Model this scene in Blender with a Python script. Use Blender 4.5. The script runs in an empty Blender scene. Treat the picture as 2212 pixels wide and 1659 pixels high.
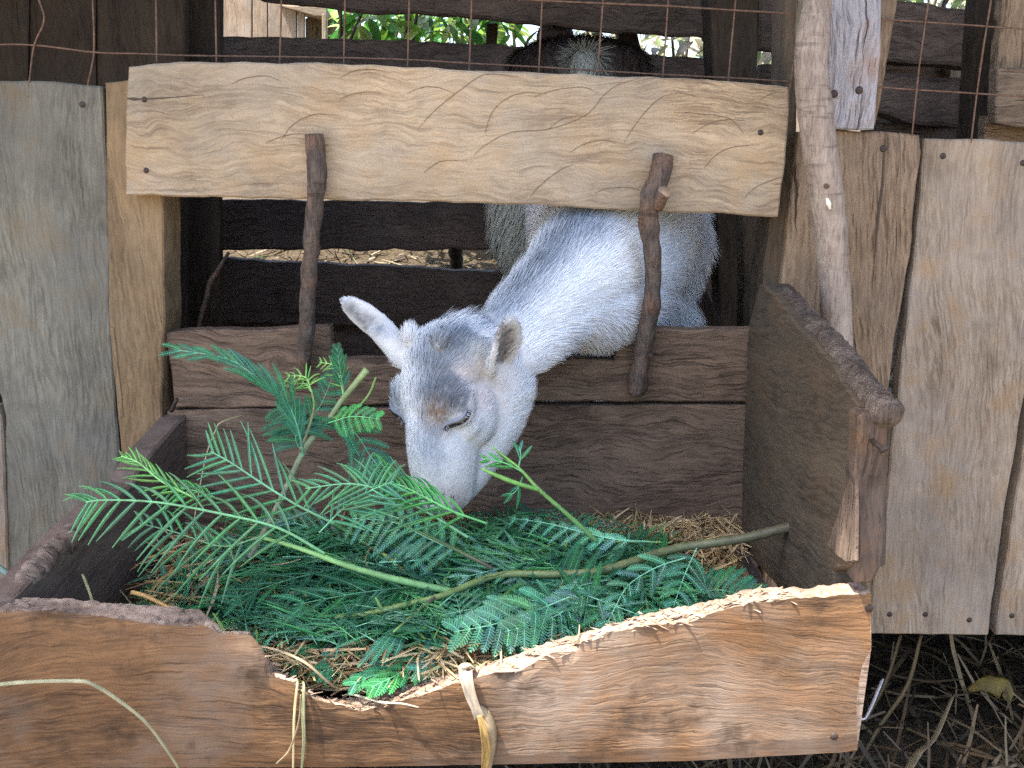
import bpy, bmesh, math, random
import numpy as np
from mathutils import Vector, Matrix, noise
from mathutils.bvhtree import BVHTree
R = math.radians
rnd = random.Random(7)
SC = bpy.context.scene
COL = SC.collection

# ------------------------------------------------------------------ camera, sky, sun, exposure
PITCH = R(14.1); CAMZ = 0.95; FOC = 2150.0
cam_d = bpy.data.cameras.new('camera'); cam = bpy.data.objects.new('camera', cam_d); COL.objects.link(cam)
cam.location = (0, 0, CAMZ); cam.rotation_euler = (math.pi/2 - PITCH, 0, 0)
cam_d.sensor_width = 36; cam_d.lens = 36*FOC/2212.0; cam_d.clip_start = 0.02; cam_d.clip_end = 400
SC.camera = cam
SUN = Vector((0.33, 0.10, -0.93)).normalized()          # travel direction of the light
w = bpy.data.worlds.new('World'); SC.world = w; w.use_nodes = True
nt = w.node_tree; bg = nt.nodes['Background']
sky = nt.nodes.new('ShaderNodeTexSky'); sky.sky_type = 'NISHITA'; sky.sun_disc = False; sky.air_density = .8; sky.dust_density = 3.0; sky.ozone_density = .6
sky.sun_elevation = math.asin(-SUN.z); sky.sun_rotation = math.atan2(-SUN.x, -SUN.y)
nt.links.new(sky.outputs[0], bg.inputs[0]); bg.inputs[1].default_value = 0.15
sl = bpy.data.lights.new('sun', 'SUN'); sl.energy = 3.6; sl.angle = R(0.6); sl.color = (1, .93, .82)
so = bpy.data.objects.new('sun', sl); COL.objects.link(so); so.rotation_euler = SUN.to_track_quat('-Z', 'Y').to_euler()
SC.cycles.use_denoising = False; SC.cycles.denoising_prefilter = 'NONE'; SC.cycles.max_bounces = 8; SC.cycles.diffuse_bounces = 4
SC.view_settings.view_transform = 'Standard'; SC.view_settings.look = 'None'
SC.view_settings.exposure = 2.3; SC.view_settings.gamma = 1.0

# ------------------------------------------------------------------ helpers
def ray(u, v):
    cx = (u-1106)/FOC; cy = (829.5-v)/FOC
    return Vector((cx, cy*math.sin(PITCH)+math.cos(PITCH), cy*math.cos(PITCH)-math.sin(PITCH)))
CAM = Vector((0, 0, CAMZ))
def P(u, v, y): d = ray(u, v); return CAM + d*(y/d.y)
def Pz(u, v, z): d = ray(u, v); return CAM + d*((z-CAMZ)/d.z)
def Px(u, v, x): d = ray(u, v); return CAM + d*(x/d.x)

def tag(o, label=None, cat=None, group=None, kind=None):
    if label: o['label'] = label
    if cat: o['category'] = cat
    if group: o['group'] = group
    if kind: o['kind'] = kind
    return o
def link(name, me, parent=None, loc=None):
    o = bpy.data.objects.new(name, me); COL.objects.link(o)
    if parent is not None: o.parent = parent; 
    if loc is not None: o.location = loc
    return o
def empty(name, loc): return link(name, None, None, loc)
def smooth(me):
    me.polygons.foreach_set('use_smooth', [True]*len(me.polygons)); return me
def mesh(name, vs, fs, mats, cols=None, midx=None, sm=False):
    me = bpy.data.meshes.new(name); me.from_pydata([tuple(v) for v in vs], [], fs)
    for m in (mats if isinstance(mats, (list, tuple)) else [mats]): me.materials.append(m)
    if cols is not None:
        a = me.color_attributes.new('Col', 'FLOAT_COLOR', 'POINT')
        c = np.ones((len(vs), 4), np.float32); c[:, :3] = np.array(cols, np.float32)[:, :3]
        a.data.foreach_set('color', c.ravel())
    if midx is not None: me.polygons.foreach_set('material_index', midx)
    if sm: smooth(me)
    me.update(); return me

# ------------------------------------------------------------------ materials
class NT:
    def __init__(s, name):
        s.m = bpy.data.materials.new(name); s.m.use_nodes = True; s.t = s.m.node_tree
        s.b = s.t.nodes['Principled BSDF']; s.b.inputs['Specular IOR Level'].default_value = .25
    def n(s, ty, **kw):
        x = s.t.nodes.new('ShaderNode'+ty)
        for k, v in kw.items(): setattr(x, k, v)
        return x
    def l(s, a, b): s.t.links.new(a, b)
    def val(s, inp, v):
        if hasattr(v, 'is_output') or hasattr(v, 'links') : s.l(v, inp)
        else: inp.default_value = v
    def math(s, op, a, b=0.0, clamp=False):
        x = s.n('Math', operation=op, use_clamp=clamp); s.val(x.inputs[0], a); s.val(x.inputs[1], b); return x.outputs[0]
    def vmath(s, op, a, b): 
        x = s.n('VectorMath', operation=op); s.val(x.inputs[0], a); s.val(x.inputs[1], b); return x.outputs[0]
    def noise(s, vec, scale=1, detail=3, rough=.55, dist=0):
        x = s.n('TexNoise'); s.l(vec, x.inputs['Vector']); x.inputs['Scale'].default_value = scale
        x.inputs['Detail'].default_value = detail; x.inputs['Roughness'].default_value = rough; x.inputs['Distortion'].default_value = dist
        return x.outputs['Fac']
    def mix(s, f, a, b, bt='MIX'):
        x = s.n('Mix', data_type='RGBA', blend_type=bt); s.val(x.inputs[0], f)
        s.val(x.inputs[6], a if not isinstance(a, tuple) else (*a, 1)); s.val(x.inputs[7], b if not isinstance(b, tuple) else (*b, 1)); return x.outputs[2]
    def ramp(s, f, a, b): 
        x = s.n('MapRange'); s.val(x.inputs[0], f); x.inputs[1].default_value = a; x.inputs[2].default_value = b; return x.outputs[0]

def wood(name, light, mid, dark, grey, curl=.5, warp=1.0, crack=.5, greyamt=.5, bump=.5, fib=1.0, dirt=.3, rough=.85, orange=None, k=.80, mott=.16, xg=None):
    light, mid, dark, grey = [tuple(x*k for x in q) for q in (light, mid, dark, grey)]; orange = tuple(x*k for x in orange) if orange else None
    s = NT(name)
    tc = s.n('TexCoord'); oi = s.n('ObjectInfo')
    off = s.n('CombineXYZ')
    for i, k in enumerate((17.0, 31.0, 7.0)): s.l(s.math('MULTIPLY', oi.outputs['Random'], k), off.inputs[i])
    p = s.vmath('ADD', tc.outputs['Object'], off.outputs[0])
    lo = s.noise(s.vmath('MULTIPLY', p, (3.0, 7.0, 7.0)), 1, 2, .5)
    # interlocked, curly figure: cells whose distance bends the grain into overlapping arcs
    skew = s.n('Mapping'); s.l(p, skew.inputs[0]); skew.inputs['Rotation'].default_value = (0, 0, R(-24)); skew.inputs['Scale'].default_value = (8.0, 15.0, 5.0)
    wv = s.noise(p, 9, 1); wadd = s.n('CombineXYZ'); s.l(s.math('MULTIPLY', wv, 1.1), wadd.inputs[0]); s.l(s.math('MULTIPLY', wv, .9), wadd.inputs[1])
    sk = s.vmath('ADD', skew.outputs[0], wadd.outputs[0])
    vo = s.n('TexVoronoi', feature='F1'); s.l(sk, vo.inputs['Vector']); vo.inputs['Scale'].default_value = 1
    vd = vo.outputs['Distance']
    sep = s.n('SeparateXYZ'); s.l(p, sep.inputs[0])
    cmask = s.ramp(s.noise(p, 3.1, 1), .38, .6)
    yy = s.math('ADD', sep.outputs[1], s.math('MULTIPLY', lo, .060*warp))
    yy = s.math('ADD', yy, s.math('MULTIPLY', s.math('MULTIPLY', vd, cmask), .050*curl))
    vo2 = s.n('TexVoronoi', feature='F1'); s.l(s.vmath('MULTIPLY', sk, (2.1, 2.3, 2.0)), vo2.inputs['Vector']); vo2.inputs['Scale'].default_value = 1
    vd2 = vo2.outputs['Distance']
    yy = s.math('ADD', yy, s.math('MULTIPLY', vd2, .022*curl))
    yy = s.math('ADD', yy, s.math('MULTIPLY', s.noise(p, 60, 2), .005))
    def st(a, b, c=20):
        cb = s.n('CombineXYZ'); s.l(s.math('MULTIPLY', sep.outputs[0], a), cb.inputs[0]); s.l(s.math('MULTIPLY', yy, b), cb.inputs[1])
        s.l(s.math('MULTIPLY', sep.outputs[2], c), cb.inputs[2]); return cb.outputs[0]
    fine = s.noise(st(30*fib, 300*fib, 60), 1, 3, .65)
    med = s.noise(st(9, 120, 40), 1, 4, .62)
    crk = s.noise(st(11, 190, 20), 1, 2, .5)
    crkm = s.ramp(crk, .36, .27)
    dash = s.ramp(s.noise(st(22, 240, 30), 1, 2, .6), .43, .32)
    big = s.noise(st(2.2, 22, 8), 1, 3, .6)
    blot = s.noise(p, 7, 4, .6); blot2 = s.noise(p, 16, 4, .65)
    c = s.mix(s.ramp(med, .3, .68), mid, light)
    c = s.mix(s.math('MULTIPLY', s.ramp(fine, .56, .40), .60), c, dark)
    c = s.mix(s.math('MULTIPLY', s.ramp(s.noise(p, 420*fib, 2, .6), .42, .34), .45), c, dark)
    c = s.mix(s.math('MULTIPLY', dash, .25+.6*crack), c, dark)
    c = s.mix(s.math('MULTIPLY', s.ramp(big, .42, .68), .45), c, tuple(x*1.25 for x in light))
    c = s.mix(s.math('MULTIPLY', s.ramp(blot, .42, .66), greyamt), c, grey)
    if orange: c = s.mix(s.math('MULTIPLY', s.ramp(blot2, .52, .7), .55), c, orange)
    c = s.mix(s.math('MULTIPLY', s.ramp(blot2, .47, .3), dirt), c, dark)
    c = s.mix(s.math('MULTIPLY', crkm, crack), c, tuple(x*.35 for x in dark))
    bigv = s.math('ADD', s.math('MULTIPLY', s.ramp(s.noise(p, 3.3, 3, .6), .36, .64), mott*2), 1-mott)
    cbv = s.n('CombineXYZ'); [s.l(bigv, cbv.inputs[i]) for i in range(3)]; c = s.vmath('MULTIPLY', c, cbv.outputs[0])
    if xg:      # tone ramp along the board, darker towards one end
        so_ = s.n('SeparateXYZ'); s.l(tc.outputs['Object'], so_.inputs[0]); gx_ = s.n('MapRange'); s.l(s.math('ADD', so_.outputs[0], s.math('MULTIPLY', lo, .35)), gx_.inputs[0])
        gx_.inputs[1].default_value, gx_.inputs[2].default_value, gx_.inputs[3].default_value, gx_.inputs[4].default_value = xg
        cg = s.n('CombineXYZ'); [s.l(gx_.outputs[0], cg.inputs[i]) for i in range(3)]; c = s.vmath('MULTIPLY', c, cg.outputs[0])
    # ridges of the curl catch a line of shadow
    s.l(c, s.b.inputs['Base Color']); s.b.inputs['Roughness'].default_value = rough
    h = s.math('ADD', s.math('MULTIPLY', med, .6), s.math('MULTIPLY', fine, .35))
    h = s.math('SUBTRACT', h, s.math('MULTIPLY', s.math('MAXIMUM', crkm, s.math('MULTIPLY', dash, .6)), .8*crack))
    h = s.math('ADD', h, s.math('MULTIPLY', s.math('ADD', s.math('MULTIPLY', vd, cmask), s.math('MULTIPLY', vd2, .4)), 1.8*curl))
    bp = s.n('Bump'); bp.inputs['Strength'].default_value = bump; bp.inputs['Distance'].default_value = .004
    s.l(h, bp.inputs['Height']); s.l(bp.outputs[0], s.b.inputs['Normal'])
    return s.m

def bark(name, c1, c2, c3, sx=6, sy=40, patch=.5, bump=.6):
    s = NT(name); tc = s.n('TexCoord')
    a = s.noise(s.vmath('MULTIPLY', tc.outputs['Object'], (130, 130, 26)), 1, 5, .7)
    b = s.noise(tc.outputs['Object'], 22, 4, .65); d = s.noise(s.vmath('MULTIPLY', tc.outputs['Object'], (20, 20, 120)), 1, 3, .6)
    c = s.mix(s.ramp(a, .35, .65), c1, c2); c = s.mix(s.math('MULTIPLY', s.ramp(b, .48, .62), patch), c, c3)
    c = s.mix(s.math('MULTIPLY', s.ramp(d, .58, .68), .5), c, tuple(x*.4 for x in c1))
    e_ = s.noise(s.vmath('MULTIPLY', tc.outputs['Object'], (420, 420, 40)), 1, 3, .65); c = s.mix(s.math('MULTIPLY', s.ramp(e_, .5, .36), .55), c, tuple(x*.45 for x in c1))
    s.l(c, s.b.inputs['Base Color']); s.b.inputs['Roughness'].default_value = .7
    bp = s.n('Bump'); bp.inputs['Strength'].default_value = bump; bp.inputs['Distance'].default_value = .003
    s.l(s.math('ADD', s.math('ADD', a, s.math('MULTIPLY', d, .5)), s.math('MULTIPLY', e_, .6)), bp.inputs['Height']); s.l(bp.outputs[0], s.b.inputs['Normal'])
    return s.m

def vcol(name, rough=.6, spec=.25, var=.25, transl=0.0, scale=40):
    s = NT(name); at = s.n('Attribute', attribute_name='Col'); tc = s.n('TexCoord')
    nz = s.ramp(s.noise(tc.outputs['Object'], scale, 3), .3, .7)
    k = s.math('ADD', s.math('MULTIPLY', nz, 2*var), 1-var)
    cb = s.n('CombineXYZ'); [s.l(k, cb.inputs[i]) for i in range(3)]
    c = s.vmath('MULTIPLY', at.outputs['Color'], cb.outputs[0]); s.l(c, s.b.inputs['Base Color'])
    s.b.inputs['Roughness'].default_value = rough; s.b.inputs['Specular IOR Level'].default_value = spec
    if transl:
        tr = s.n('BsdfTranslucent'); s.l(c, tr.inputs[0]); ms = s.n('MixShader'); ms.inputs[0].default_value = transl
        s.l(s.b.outputs[0], ms.inputs[1]); s.l(tr.outputs[0], ms.inputs[2]); s.l(ms.outputs[0], s.t.nodes['Material Output'].inputs[0])
    return s.m
def plain(name, c, rough=.6, spec=.3, metal=0, var=.3, scale=60):
    s = NT(name); tc = s.n('TexCoord'); f = s.noise(tc.outputs['Object'], scale, 4, .65)
    cc = s.mix(s.ramp(f, .3, .7), tuple(x*(1-var) for x in c), tuple(min(1, x*(1+var)) for x in c))
    s.l(cc, s.b.inputs['Base Color']); s.b.inputs['Roughness'].default_value = rough; s.b.inputs['Specular IOR Level'].default_value = spec
    s.b.inputs['Metallic'].default_value = metal
    return s.m

M = {}
M['tan'] = wood('curly_tan_wood', (.49, .375, .24), (.35, .255, .155), (.14, .092, .056), (.39, .345, .27), curl=.6, warp=.45, crack=.32, greyamt=.55, bump=.6, orange=(.40, .27, .14), k=.90)
M['post'] = wood('ochre_post_wood', (.33, .225, .12), (.22, .14, .07), (.09, .055, .028), (.24, .20, .13), curl=.2, warp=1, crack=.3, greyamt=.35, bump=.4)
M['grey'] = wood('silver_grey_wood', (.25, .235, .18), (.165, .155, .12), (.065, .056, .042), (.20, .195, .165), curl=.15, warp=1.4, crack=.3, greyamt=.6, bump=.4, fib=1.0, orange=(.22, .165, .095), dirt=.35)
M['right'] = wood('weathered_pale_wood', (.42, .34, .25), (.31, .235, .165), (.13, .09, .055), (.33, .29, .25), curl=.1, warp=1.2, crack=.3, greyamt=.6, bump=.45, orange=(.36, .22, .10), dirt=.35)
M['right_brown'] = wood('cracked_brown_wood', (.37, .265, .17), (.25, .17, .10), (.10, .06, .035), (.26, .21, .16), curl=.12, warp=1.3, crack=.9, greyamt=.4, bump=.7)
M['back'] = wood('brown_trough_wood', (.26, .175, .115), (.155, .103, .068), (.048, .032, .023), (.18, .13, .095), curl=.5, warp=.7, crack=.6, greyamt=.35, bump=.8)
M['side'] = wood('dark_side_wood', (.135, .102, .068), (.09, .067, .046), (.03, .022, .016), (.095, .078, .055), curl=.2, warp=1, crack=.35, greyamt=.4, bump=.4, orange=(.14, .09, .05))
M['sidel'] = wood('purple_brown_wood', (.21, .15, .115), (.145, .10, .078), (.06, .04, .032), (.18, .145, .12), curl=.3, warp=1, crack=.4, greyamt=.5, bump=.5)
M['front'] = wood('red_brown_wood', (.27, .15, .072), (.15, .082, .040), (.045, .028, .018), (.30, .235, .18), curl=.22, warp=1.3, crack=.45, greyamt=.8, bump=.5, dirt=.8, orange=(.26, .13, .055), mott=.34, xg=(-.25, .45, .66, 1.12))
M['raw'] = wood('torn_raw_wood', (.52, .40, .30), (.36, .25, .18), (.15, .09, .06), (.40, .31, .24), curl=.2, warp=1, crack=.6, greyamt=.3, bump=1.0, fib=.7)
M['dirtyraw'] = wood('dirty_gnawed_wood', (.34, .26, .20), (.20, .14, .105), (.07, .045, .035), (.18, .15, .13), curl=.2, warp=1, crack=.6, greyamt=.4, bump=1.0, fib=.7, dirt=.7)
M['whitegrey'] = wood('bleached_post_wood', (.52, .50, .50), (.38, .36, .37), (.13, .10, .09), (.42, .42, .46), curl=.2, warp=1, crack=.9, greyamt=.5, bump=.9, orange=(.40, .20, .08), dirt=.2)
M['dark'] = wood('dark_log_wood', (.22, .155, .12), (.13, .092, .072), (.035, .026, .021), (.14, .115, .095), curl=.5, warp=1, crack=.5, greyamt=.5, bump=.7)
M['darkbrown'] = wood('dark_brown_wood', (.085, .058, .036), (.055, .036, .022), (.02, .013, .009), (.06, .052, .04), curl=.2, warp=1, crack=.4, greyamt=.4, bump=.5)  # dark brown wood for inner boards, posts and the added roof
M['shed'] = wood('pale_shed_wood', (.52, .40, .28), (.42, .31, .21), (.2, .13, .08), (.5, .45, .4), curl=.1, warp=1, crack=.3, greyamt=.5, bump=.4)
M['stick'] = bark('peeling_stick_bark', (.055, .043, .035), (.15, .115, .092), (.20, .11, .065), patch=.6, bump=1.0)
M['sapling'] = bark('smooth_sapling_bark', (.22, .17, .13), (.36, .29, .235), (.46, .385, .31), patch=.45, bump=.35)
M['cut'] = plain('cut_wood', (.30, .20, .13), .8)
M['rust'] = plain('rusty_wire', (.15, .09, .06), .75, .4, .3, .4, 150)
M['nail'] = plain('rusty_nail', (.055, .040, .033), .6, .4, .4, .4, 300)
M['straw'] = vcol('straw_blades', .55, .3, .2, .15)
M['leaf'] = vcol('feathery_leaf', .55, .3, .3, .2, 45)
M['bushleaf'] = vcol('broad_leaf', .4, .5, .2, .3, 20)
M['stem'] = vcol('green_stem', .42, .4, .25, 0, 80)
M['fur'] = vcol('goat_hair', .62, .3, .06, .15, 200)
M['skin'] = vcol('goat_skin', .9, .05, .1, 0, 60)
M['eye'] = plain('dark_eye', (.018, .012, .01), .12, .6)
M['hoof'] = plain('hoof_horn', (.05, .04, .035), .5)
M['husk'] = vcol('dry_husk', .5, .35, .15, .25, 90)
s_ = NT('litter_soil'); tc_ = s_.n('TexCoord'); a_ = s_.noise(tc_.outputs['Object'], 9, 6, .7); b_ = s_.noise(tc_.outputs['Object'], 90, 4, .7)
s_.l(s_.mix(s_.ramp(b_, .35, .65), s_.mix(s_.ramp(a_, .35, .65), (.035, .024, .017), (.085, .060, .038)), (.13, .10, .06)), s_.b.inputs['Base Color'])
bp_ = s_.n('Bump'); bp_.inputs['Distance'].default_value = .02; s_.l(b_, bp_.inputs['Height']); s_.l(bp_.outputs[0], s_.b.inputs['Normal']); s_.b.inputs['Roughness'].default_value = .95
M['soil'] = s_.m

# ------------------------------------------------------------------ builders
def jitter_outline(pts, step, amp, seed):
    out = []; n = len(pts)
    for i in range(n):
        a, b = pts[i], pts[(i+1) % n]; L = (b-a).length; k = max(1, int(L/step)); d = (b-a)
        for j in range(k):
            p = a + d*(j/k)
            out.append(p + Vector((noise.noise(p*23+Vector((seed, 0, 0))), noise.noise(p*23+Vector((0, seed, 9))), noise.noise(p*23+Vector((5, 0, seed)))))*amp*1.6
                         + Vector((noise.noise(p*110+Vector((seed, 0, 0))), noise.noise(p*110+Vector((0, seed, 9))), noise.noise(p*110+Vector((5, 0, seed)))))*amp*.8)
    return out
def plank(name, pts, normal, thick, grain, mat, parent=None, amp=.0012, bev=.0022, step=.012, seed=None):
    """outline (world points on a plane) -> a board of real thickness; local X runs with the grain"""
    seed = rnd.random()*90 if seed is None else seed
    nrm = Vector(normal).normalized(); g = Vector(grain); g = (g - nrm*g.dot(nrm)).normalized(); ac = nrm.cross(g).normalized()
    c = sum(pts, Vector())/len(pts)
    q = jitter_outline(pts, step, amp, seed)
    l2 = [Vector(((p-c).dot(g), (p-c).dot(ac))) for p in q]
    A = sum(l2[i].x*l2[(i+1) % len(l2)].y - l2[(i+1) % len(l2)].x*l2[i].y for i in range(len(l2)))
    if A < 0: l2.reverse()
    n = len(l2); ins = []
    for i in range(n):
        t = (l2[(i+1) % n]-l2[i-1]); t = t.normalized() if t.length > 1e-9 else Vector((1, 0)); nn = Vector((-t.y, t.x))
        ins.append(l2[i] + nn*bev)
    bm = bmesh.new()
    def ring(src, z): return [bm.verts.new((p.x, p.y, z)) for p in src]
    r0 = ring(ins, 0); r1 = ring(l2, -bev); r2 = ring(l2, -thick+bev); r3 = ring(ins, -thick)
    for a, b in ((r0, r1), (r1, r2), (r2, r3)):
        for i in range(n): bm.faces.new((a[i], b[i], b[(i+1) % n], a[(i+1) % n]))
    f0 = bm.faces.new(r0); f1 = bm.faces.new(list(reversed(r3)))
    f0.normal_update(); f1.normal_update(); bmesh.ops.triangulate(bm, faces=[f0, f1], ngon_method='EAR_CLIP')
    bmesh.ops.recalc_face_normals(bm, faces=bm.faces)
    me = bpy.data.meshes.new(name); bm.to_mesh(me); bm.free(); me.materials.append(mat)
    o = link(name, me)
    o.matrix_world = Matrix(((g.x, ac.x, nrm.x, c.x), (g.y, ac.y, nrm.y, c.y), (g.z, ac.z, nrm.z, c.z), (0, 0, 0, 1)))
    if parent: attach(o, parent)
    return o
def attach(o, parent):
    bpy.context.view_layer.update(); mw = o.matrix_world.copy(); o.parent = parent; o.matrix_parent_inverse = parent.matrix_world.inverted(); o.matrix_world = mw
FR = (0, -1, 0)
def wplank(name, px, y, thick, grain, mat, **k):
    return plank(name, [P(u, v, y) for u, v in px], FR, thick, grain, mat, **k)
def tube_data(pts, rad, seg=10, nz=0.0, seed=0, cap=True, nscale=60, flat=1.0):
    vs, fs = [], []; n = len(pts); up = None
    for i, p in enumerate(pts):
        t = (pts[min(i+1, n-1)]-pts[max(i-1, 0)]).normalized()
        if up is None: up = t.orthogonal().normalized()
        a = (up - t*up.dot(t)).normalized(); up = a; b = t.cross(a); r = rad[i] if hasattr(rad, '__len__') else rad
        for k in range(seg):
            th = 2*math.pi*k/seg; d = a*math.cos(th)+b*math.sin(th)*flat
            rr = r*(1+nz*noise.noise((p+d*r)*nscale+Vector((seed, 0, 0)))+nz*.45*noise.noise((p+d*r)*nscale*3.3+Vector((0, seed, 0))))
            vs.append(p+d*rr)
    for i in range(n-1):
        for k in range(seg): fs.append((i*seg+k, i*seg+(k+1) % seg, (i+1)*seg+(k+1) % seg, (i+1)*seg+k))
    if cap: fs.append(tuple(reversed(range(seg)))); fs.append(tuple(range((n-1)*seg, n*seg)))
    return vs, fs
def spline(pts, n):
    """Catmull-Rom through the points"""
    P_ = [pts[0]*2-pts[1]] + list(pts) + [pts[-1]*2-pts[-2]]; out = []
    m = len(pts)-1
    for i in range(n+1):
        t = i/n*m; k = min(int(t), m-1); f = t-k; a, b, c, d = P_[k:k+4]
        out.append(.5*((2*b)+(c-a)*f+(2*a-5*b+4*c-d)*f*f+(3*b-a-3*c+d)*f**3))
    return out
def interp(xs, n): 
    return list(np.interp(np.linspace(0, 1, n+1), np.linspace(0, 1, len(xs)), xs))
def tube(name, pts, rad, mat, parent=None, n=30, seg=12, nz=.15, seed=0, nscale=60, flat=1.0):
    sp = spline([Vector(p) for p in pts], n); rr = interp(rad if hasattr(rad, '__len__') else [rad, rad], n)
    base = sp[0].copy(); vs, fs = tube_data([p-base for p in sp], rr, seg, nz, seed, True, nscale, flat)
    me = mesh(name, vs, fs, mat, sm=True); o = link(name, me, None, base)
    if parent: attach(o, parent)
    return o
def nail(u, v, y, parent, r=.0045, normal=(0, -1, 0), mat=None):
    c = P(u, v, y); bm = bmesh.new(); bmesh.ops.create_uvsphere(bm, u_segments=12, v_segments=6, radius=r)
    me = bpy.data.meshes.new('nail'); bm.to_mesh(me); bm.free(); me.materials.append(mat or M['nail']); smooth(me)
    o = link('nail', me, None, c); o.scale = (1, .45, 1); attach(o, parent); return o

# ------------------------------------------------------------------ ground
def gz(x, y):
    z = 0.0
    if y > 2.9: z += (y-2.9)*.40 if y < 4.4 else .60+(y-4.4)*.05
    return z + .018*noise.noise(Vector((x*3, y*3, 0))) + .01*noise.noise(Vector((x*9, y*9, 3)))
xs = list(np.linspace(-3, 3, 70)); xs = [-120, -60, -25, -10, -5]+xs+[5, 10, 25, 60, 120]
ys = [-60, -20, -6, -2]+list(np.linspace(-.5, 6, 80))+[8, 12, 20, 40, 80, 160]
vs = [(x, y, gz(x, y)) for y in ys for x in xs]; nx = len(xs)
fs = [(j*nx+i, j*nx+i+1, (j+1)*nx+i+1, (j+1)*nx+i) for j in range(len(ys)-1) for i in range(nx-1)]
g = link('ground', mesh('ground', vs, fs, M['soil'], sm=True)); tag(g, kind='structure')

yd = [(-40, -40), (40, -40), (40, .45), (1.6, .5), (.6, .42), (-.5, .5), (-1.7, .45), (-40, .5)]  # added pale ground sheet, out of view, bounces sunlight onto the boards
yo = link('bounce_sheet', mesh('bounce_sheet', [(x, y, .034) for x, y in yd], [tuple(range(len(yd)))], plain('bounce_earth', (.24, .19, .13), .95, .1, 0, .25, 9))); tag(yo, kind='structure')
# straw made of bent ribbons, many in one mesh
def straws(name, n, place, L=(.02, .09), W=(.0008, .002), pal=None, seed=1, tilt=.25, lift=.0, mat='straw', bend=.25, azr=None):
    rr = random.Random(seed); V, F, C = [], [], []
    for i in range(n):
        c = place(rr); 
        if c is None: continue
        l = rr.uniform(*L); wd = rr.uniform(*W); az = rr.uniform(0, 2*math.pi) if azr is None else rr.gauss(0, azr); el = rr.gauss(0, tilt)
        d = Vector((math.cos(az)*math.cos(el), math.sin(az)*math.cos(el), math.sin(el))); s = d.cross(Vector((rr.gauss(0, .5), rr.gauss(0, .5), 1))).normalized(); up = s.cross(d)
        bb = rr.gauss(0, bend)*l; bs = rr.gauss(0, bend)*l; col = rr.choice(pal); k = rr.uniform(.6, 1.2); col = tuple(x*k for x in col); b0 = len(V)
        for j in range(4):
            t = j/3-.5; q = c + d*(l*t) + up*(bb*(.25-t*t)) + s*(bs*(.25-t*t)) + Vector((0, 0, lift)); ww = wd*(1-.5*abs(t*2)**3)
            V += [q-s*ww+up*ww*.3, q+s*ww+up*ww*.3]; C += [col, col]
        for j in range(3): F.append((b0+2*j, b0+2*j+1, b0+2*j+3, b0+2*j+2))
    return link(name, mesh(name, V, F, M[mat], C))
STR = [(.42, .31, .15), (.50, .40, .22), (.33, .22, .10), (.24, .15, .08), (.20, .13, .08), (.36, .33, .14), (.55, .44, .27)]
STRD = [(.09, .06, .035), (.17, .115, .06), (.05, .034, .022), (.035, .025, .017), (.22, .15, .08), (.07, .06, .03)]

# ------------------------------------------------------------------ left wall boards
WY = 1.290
o = wplank('wall_board', [(-160, 172), (95, 176), (215, 186), (222, 190), (232, 420), (238, 640), (244, 800), (258, 990), (272, 1420), (20, 1420), (10, 900), (2, 860), (-120, 600)], WY, .028, (0, 0, 1), M['grey'])
tag(o, 'wide silver-grey vertical board at the left edge, beside the narrow ochre post', 'board', 'upright boards of the pen wall'); nail(178, 226, WY, o, .004); 
o = wplank('wall_board', [(-120, 870), (-6, 880), (2, 900), (12, 1080), (16, 1240), (20, 1420), (-120, 1420)], WY-.004, .025, (0, 0, 1), M['right'])
tag(o, 'sliver of pale orange board showing at the far left edge beside the grey board', 'board', 'upright boards of the pen wall')
o = wplank('ochre_post', [(226, 178), (262, 175), (275, 172), (285, 60+110), (350, 400), (352, 430), (354, 560), (356, 700), (352, 760), (349, 880), (352, 1060), (266, 1060), (262, 985), (246, 810), (234, 690), (230, 420)], WY, .07, (0, 0, 1), M['post'], amp=.0008)
tag(o, 'narrow ochre upright post carrying the left end of the curly-grained board', 'post')
sp = wplank('splinter', [(237, 706), (246, 708), (252, 760), (262, 850), (266, 900), (258, 902), (246, 800)], WY-.0015, .003, (0, 0, 1), M['post'], bev=.0006, amp=.0004); attach(sp, o)

# ------------------------------------------------------------------ top board
TY = 1.258
top_px = [(276, 142), (330, 139), (390, 134), (460, 135), (734, 137), (900, 147), (1060, 153), (1165, 156), (1300, 163), (1480, 169), (1600, 176), (1705, 188), (1704, 270), (1696, 350), (1688, 400), (1679, 469),
          (1560, 463), (1420, 458), (1180, 444), (900, 434), (734, 432), (500, 427), (330, 423), (271, 421), (270, 330), (273, 240), (275, 160)]
topb = wplank('header_board', top_px, TY, .030, (1, 0, -.033), M['tan'], amp=.0014, seed=3)
tag(topb, 'wide tan board with curly scalloped grain nailed across above the feeding opening', 'board')
nail(312, 215, TY, topb, .0036); nail(316, 368, TY, topb, .0036); nail(1643, 286, TY, topb, .0036); nail(1082, 447-62, TY+.001, topb, .0022, mat=M['eye'])
# dark split running in from the left end
sp = wplank('crack', [(274, 211), (290, 210), (300, 212), (360, 210), (440, 205), (360, 212.5), (300, 216), (290, 218), (274, 214)], TY-.0006, .0012, (1, 0, 0), M['side'], bev=.0003, amp=.0002, step=.02); attach(sp, topb)

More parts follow.
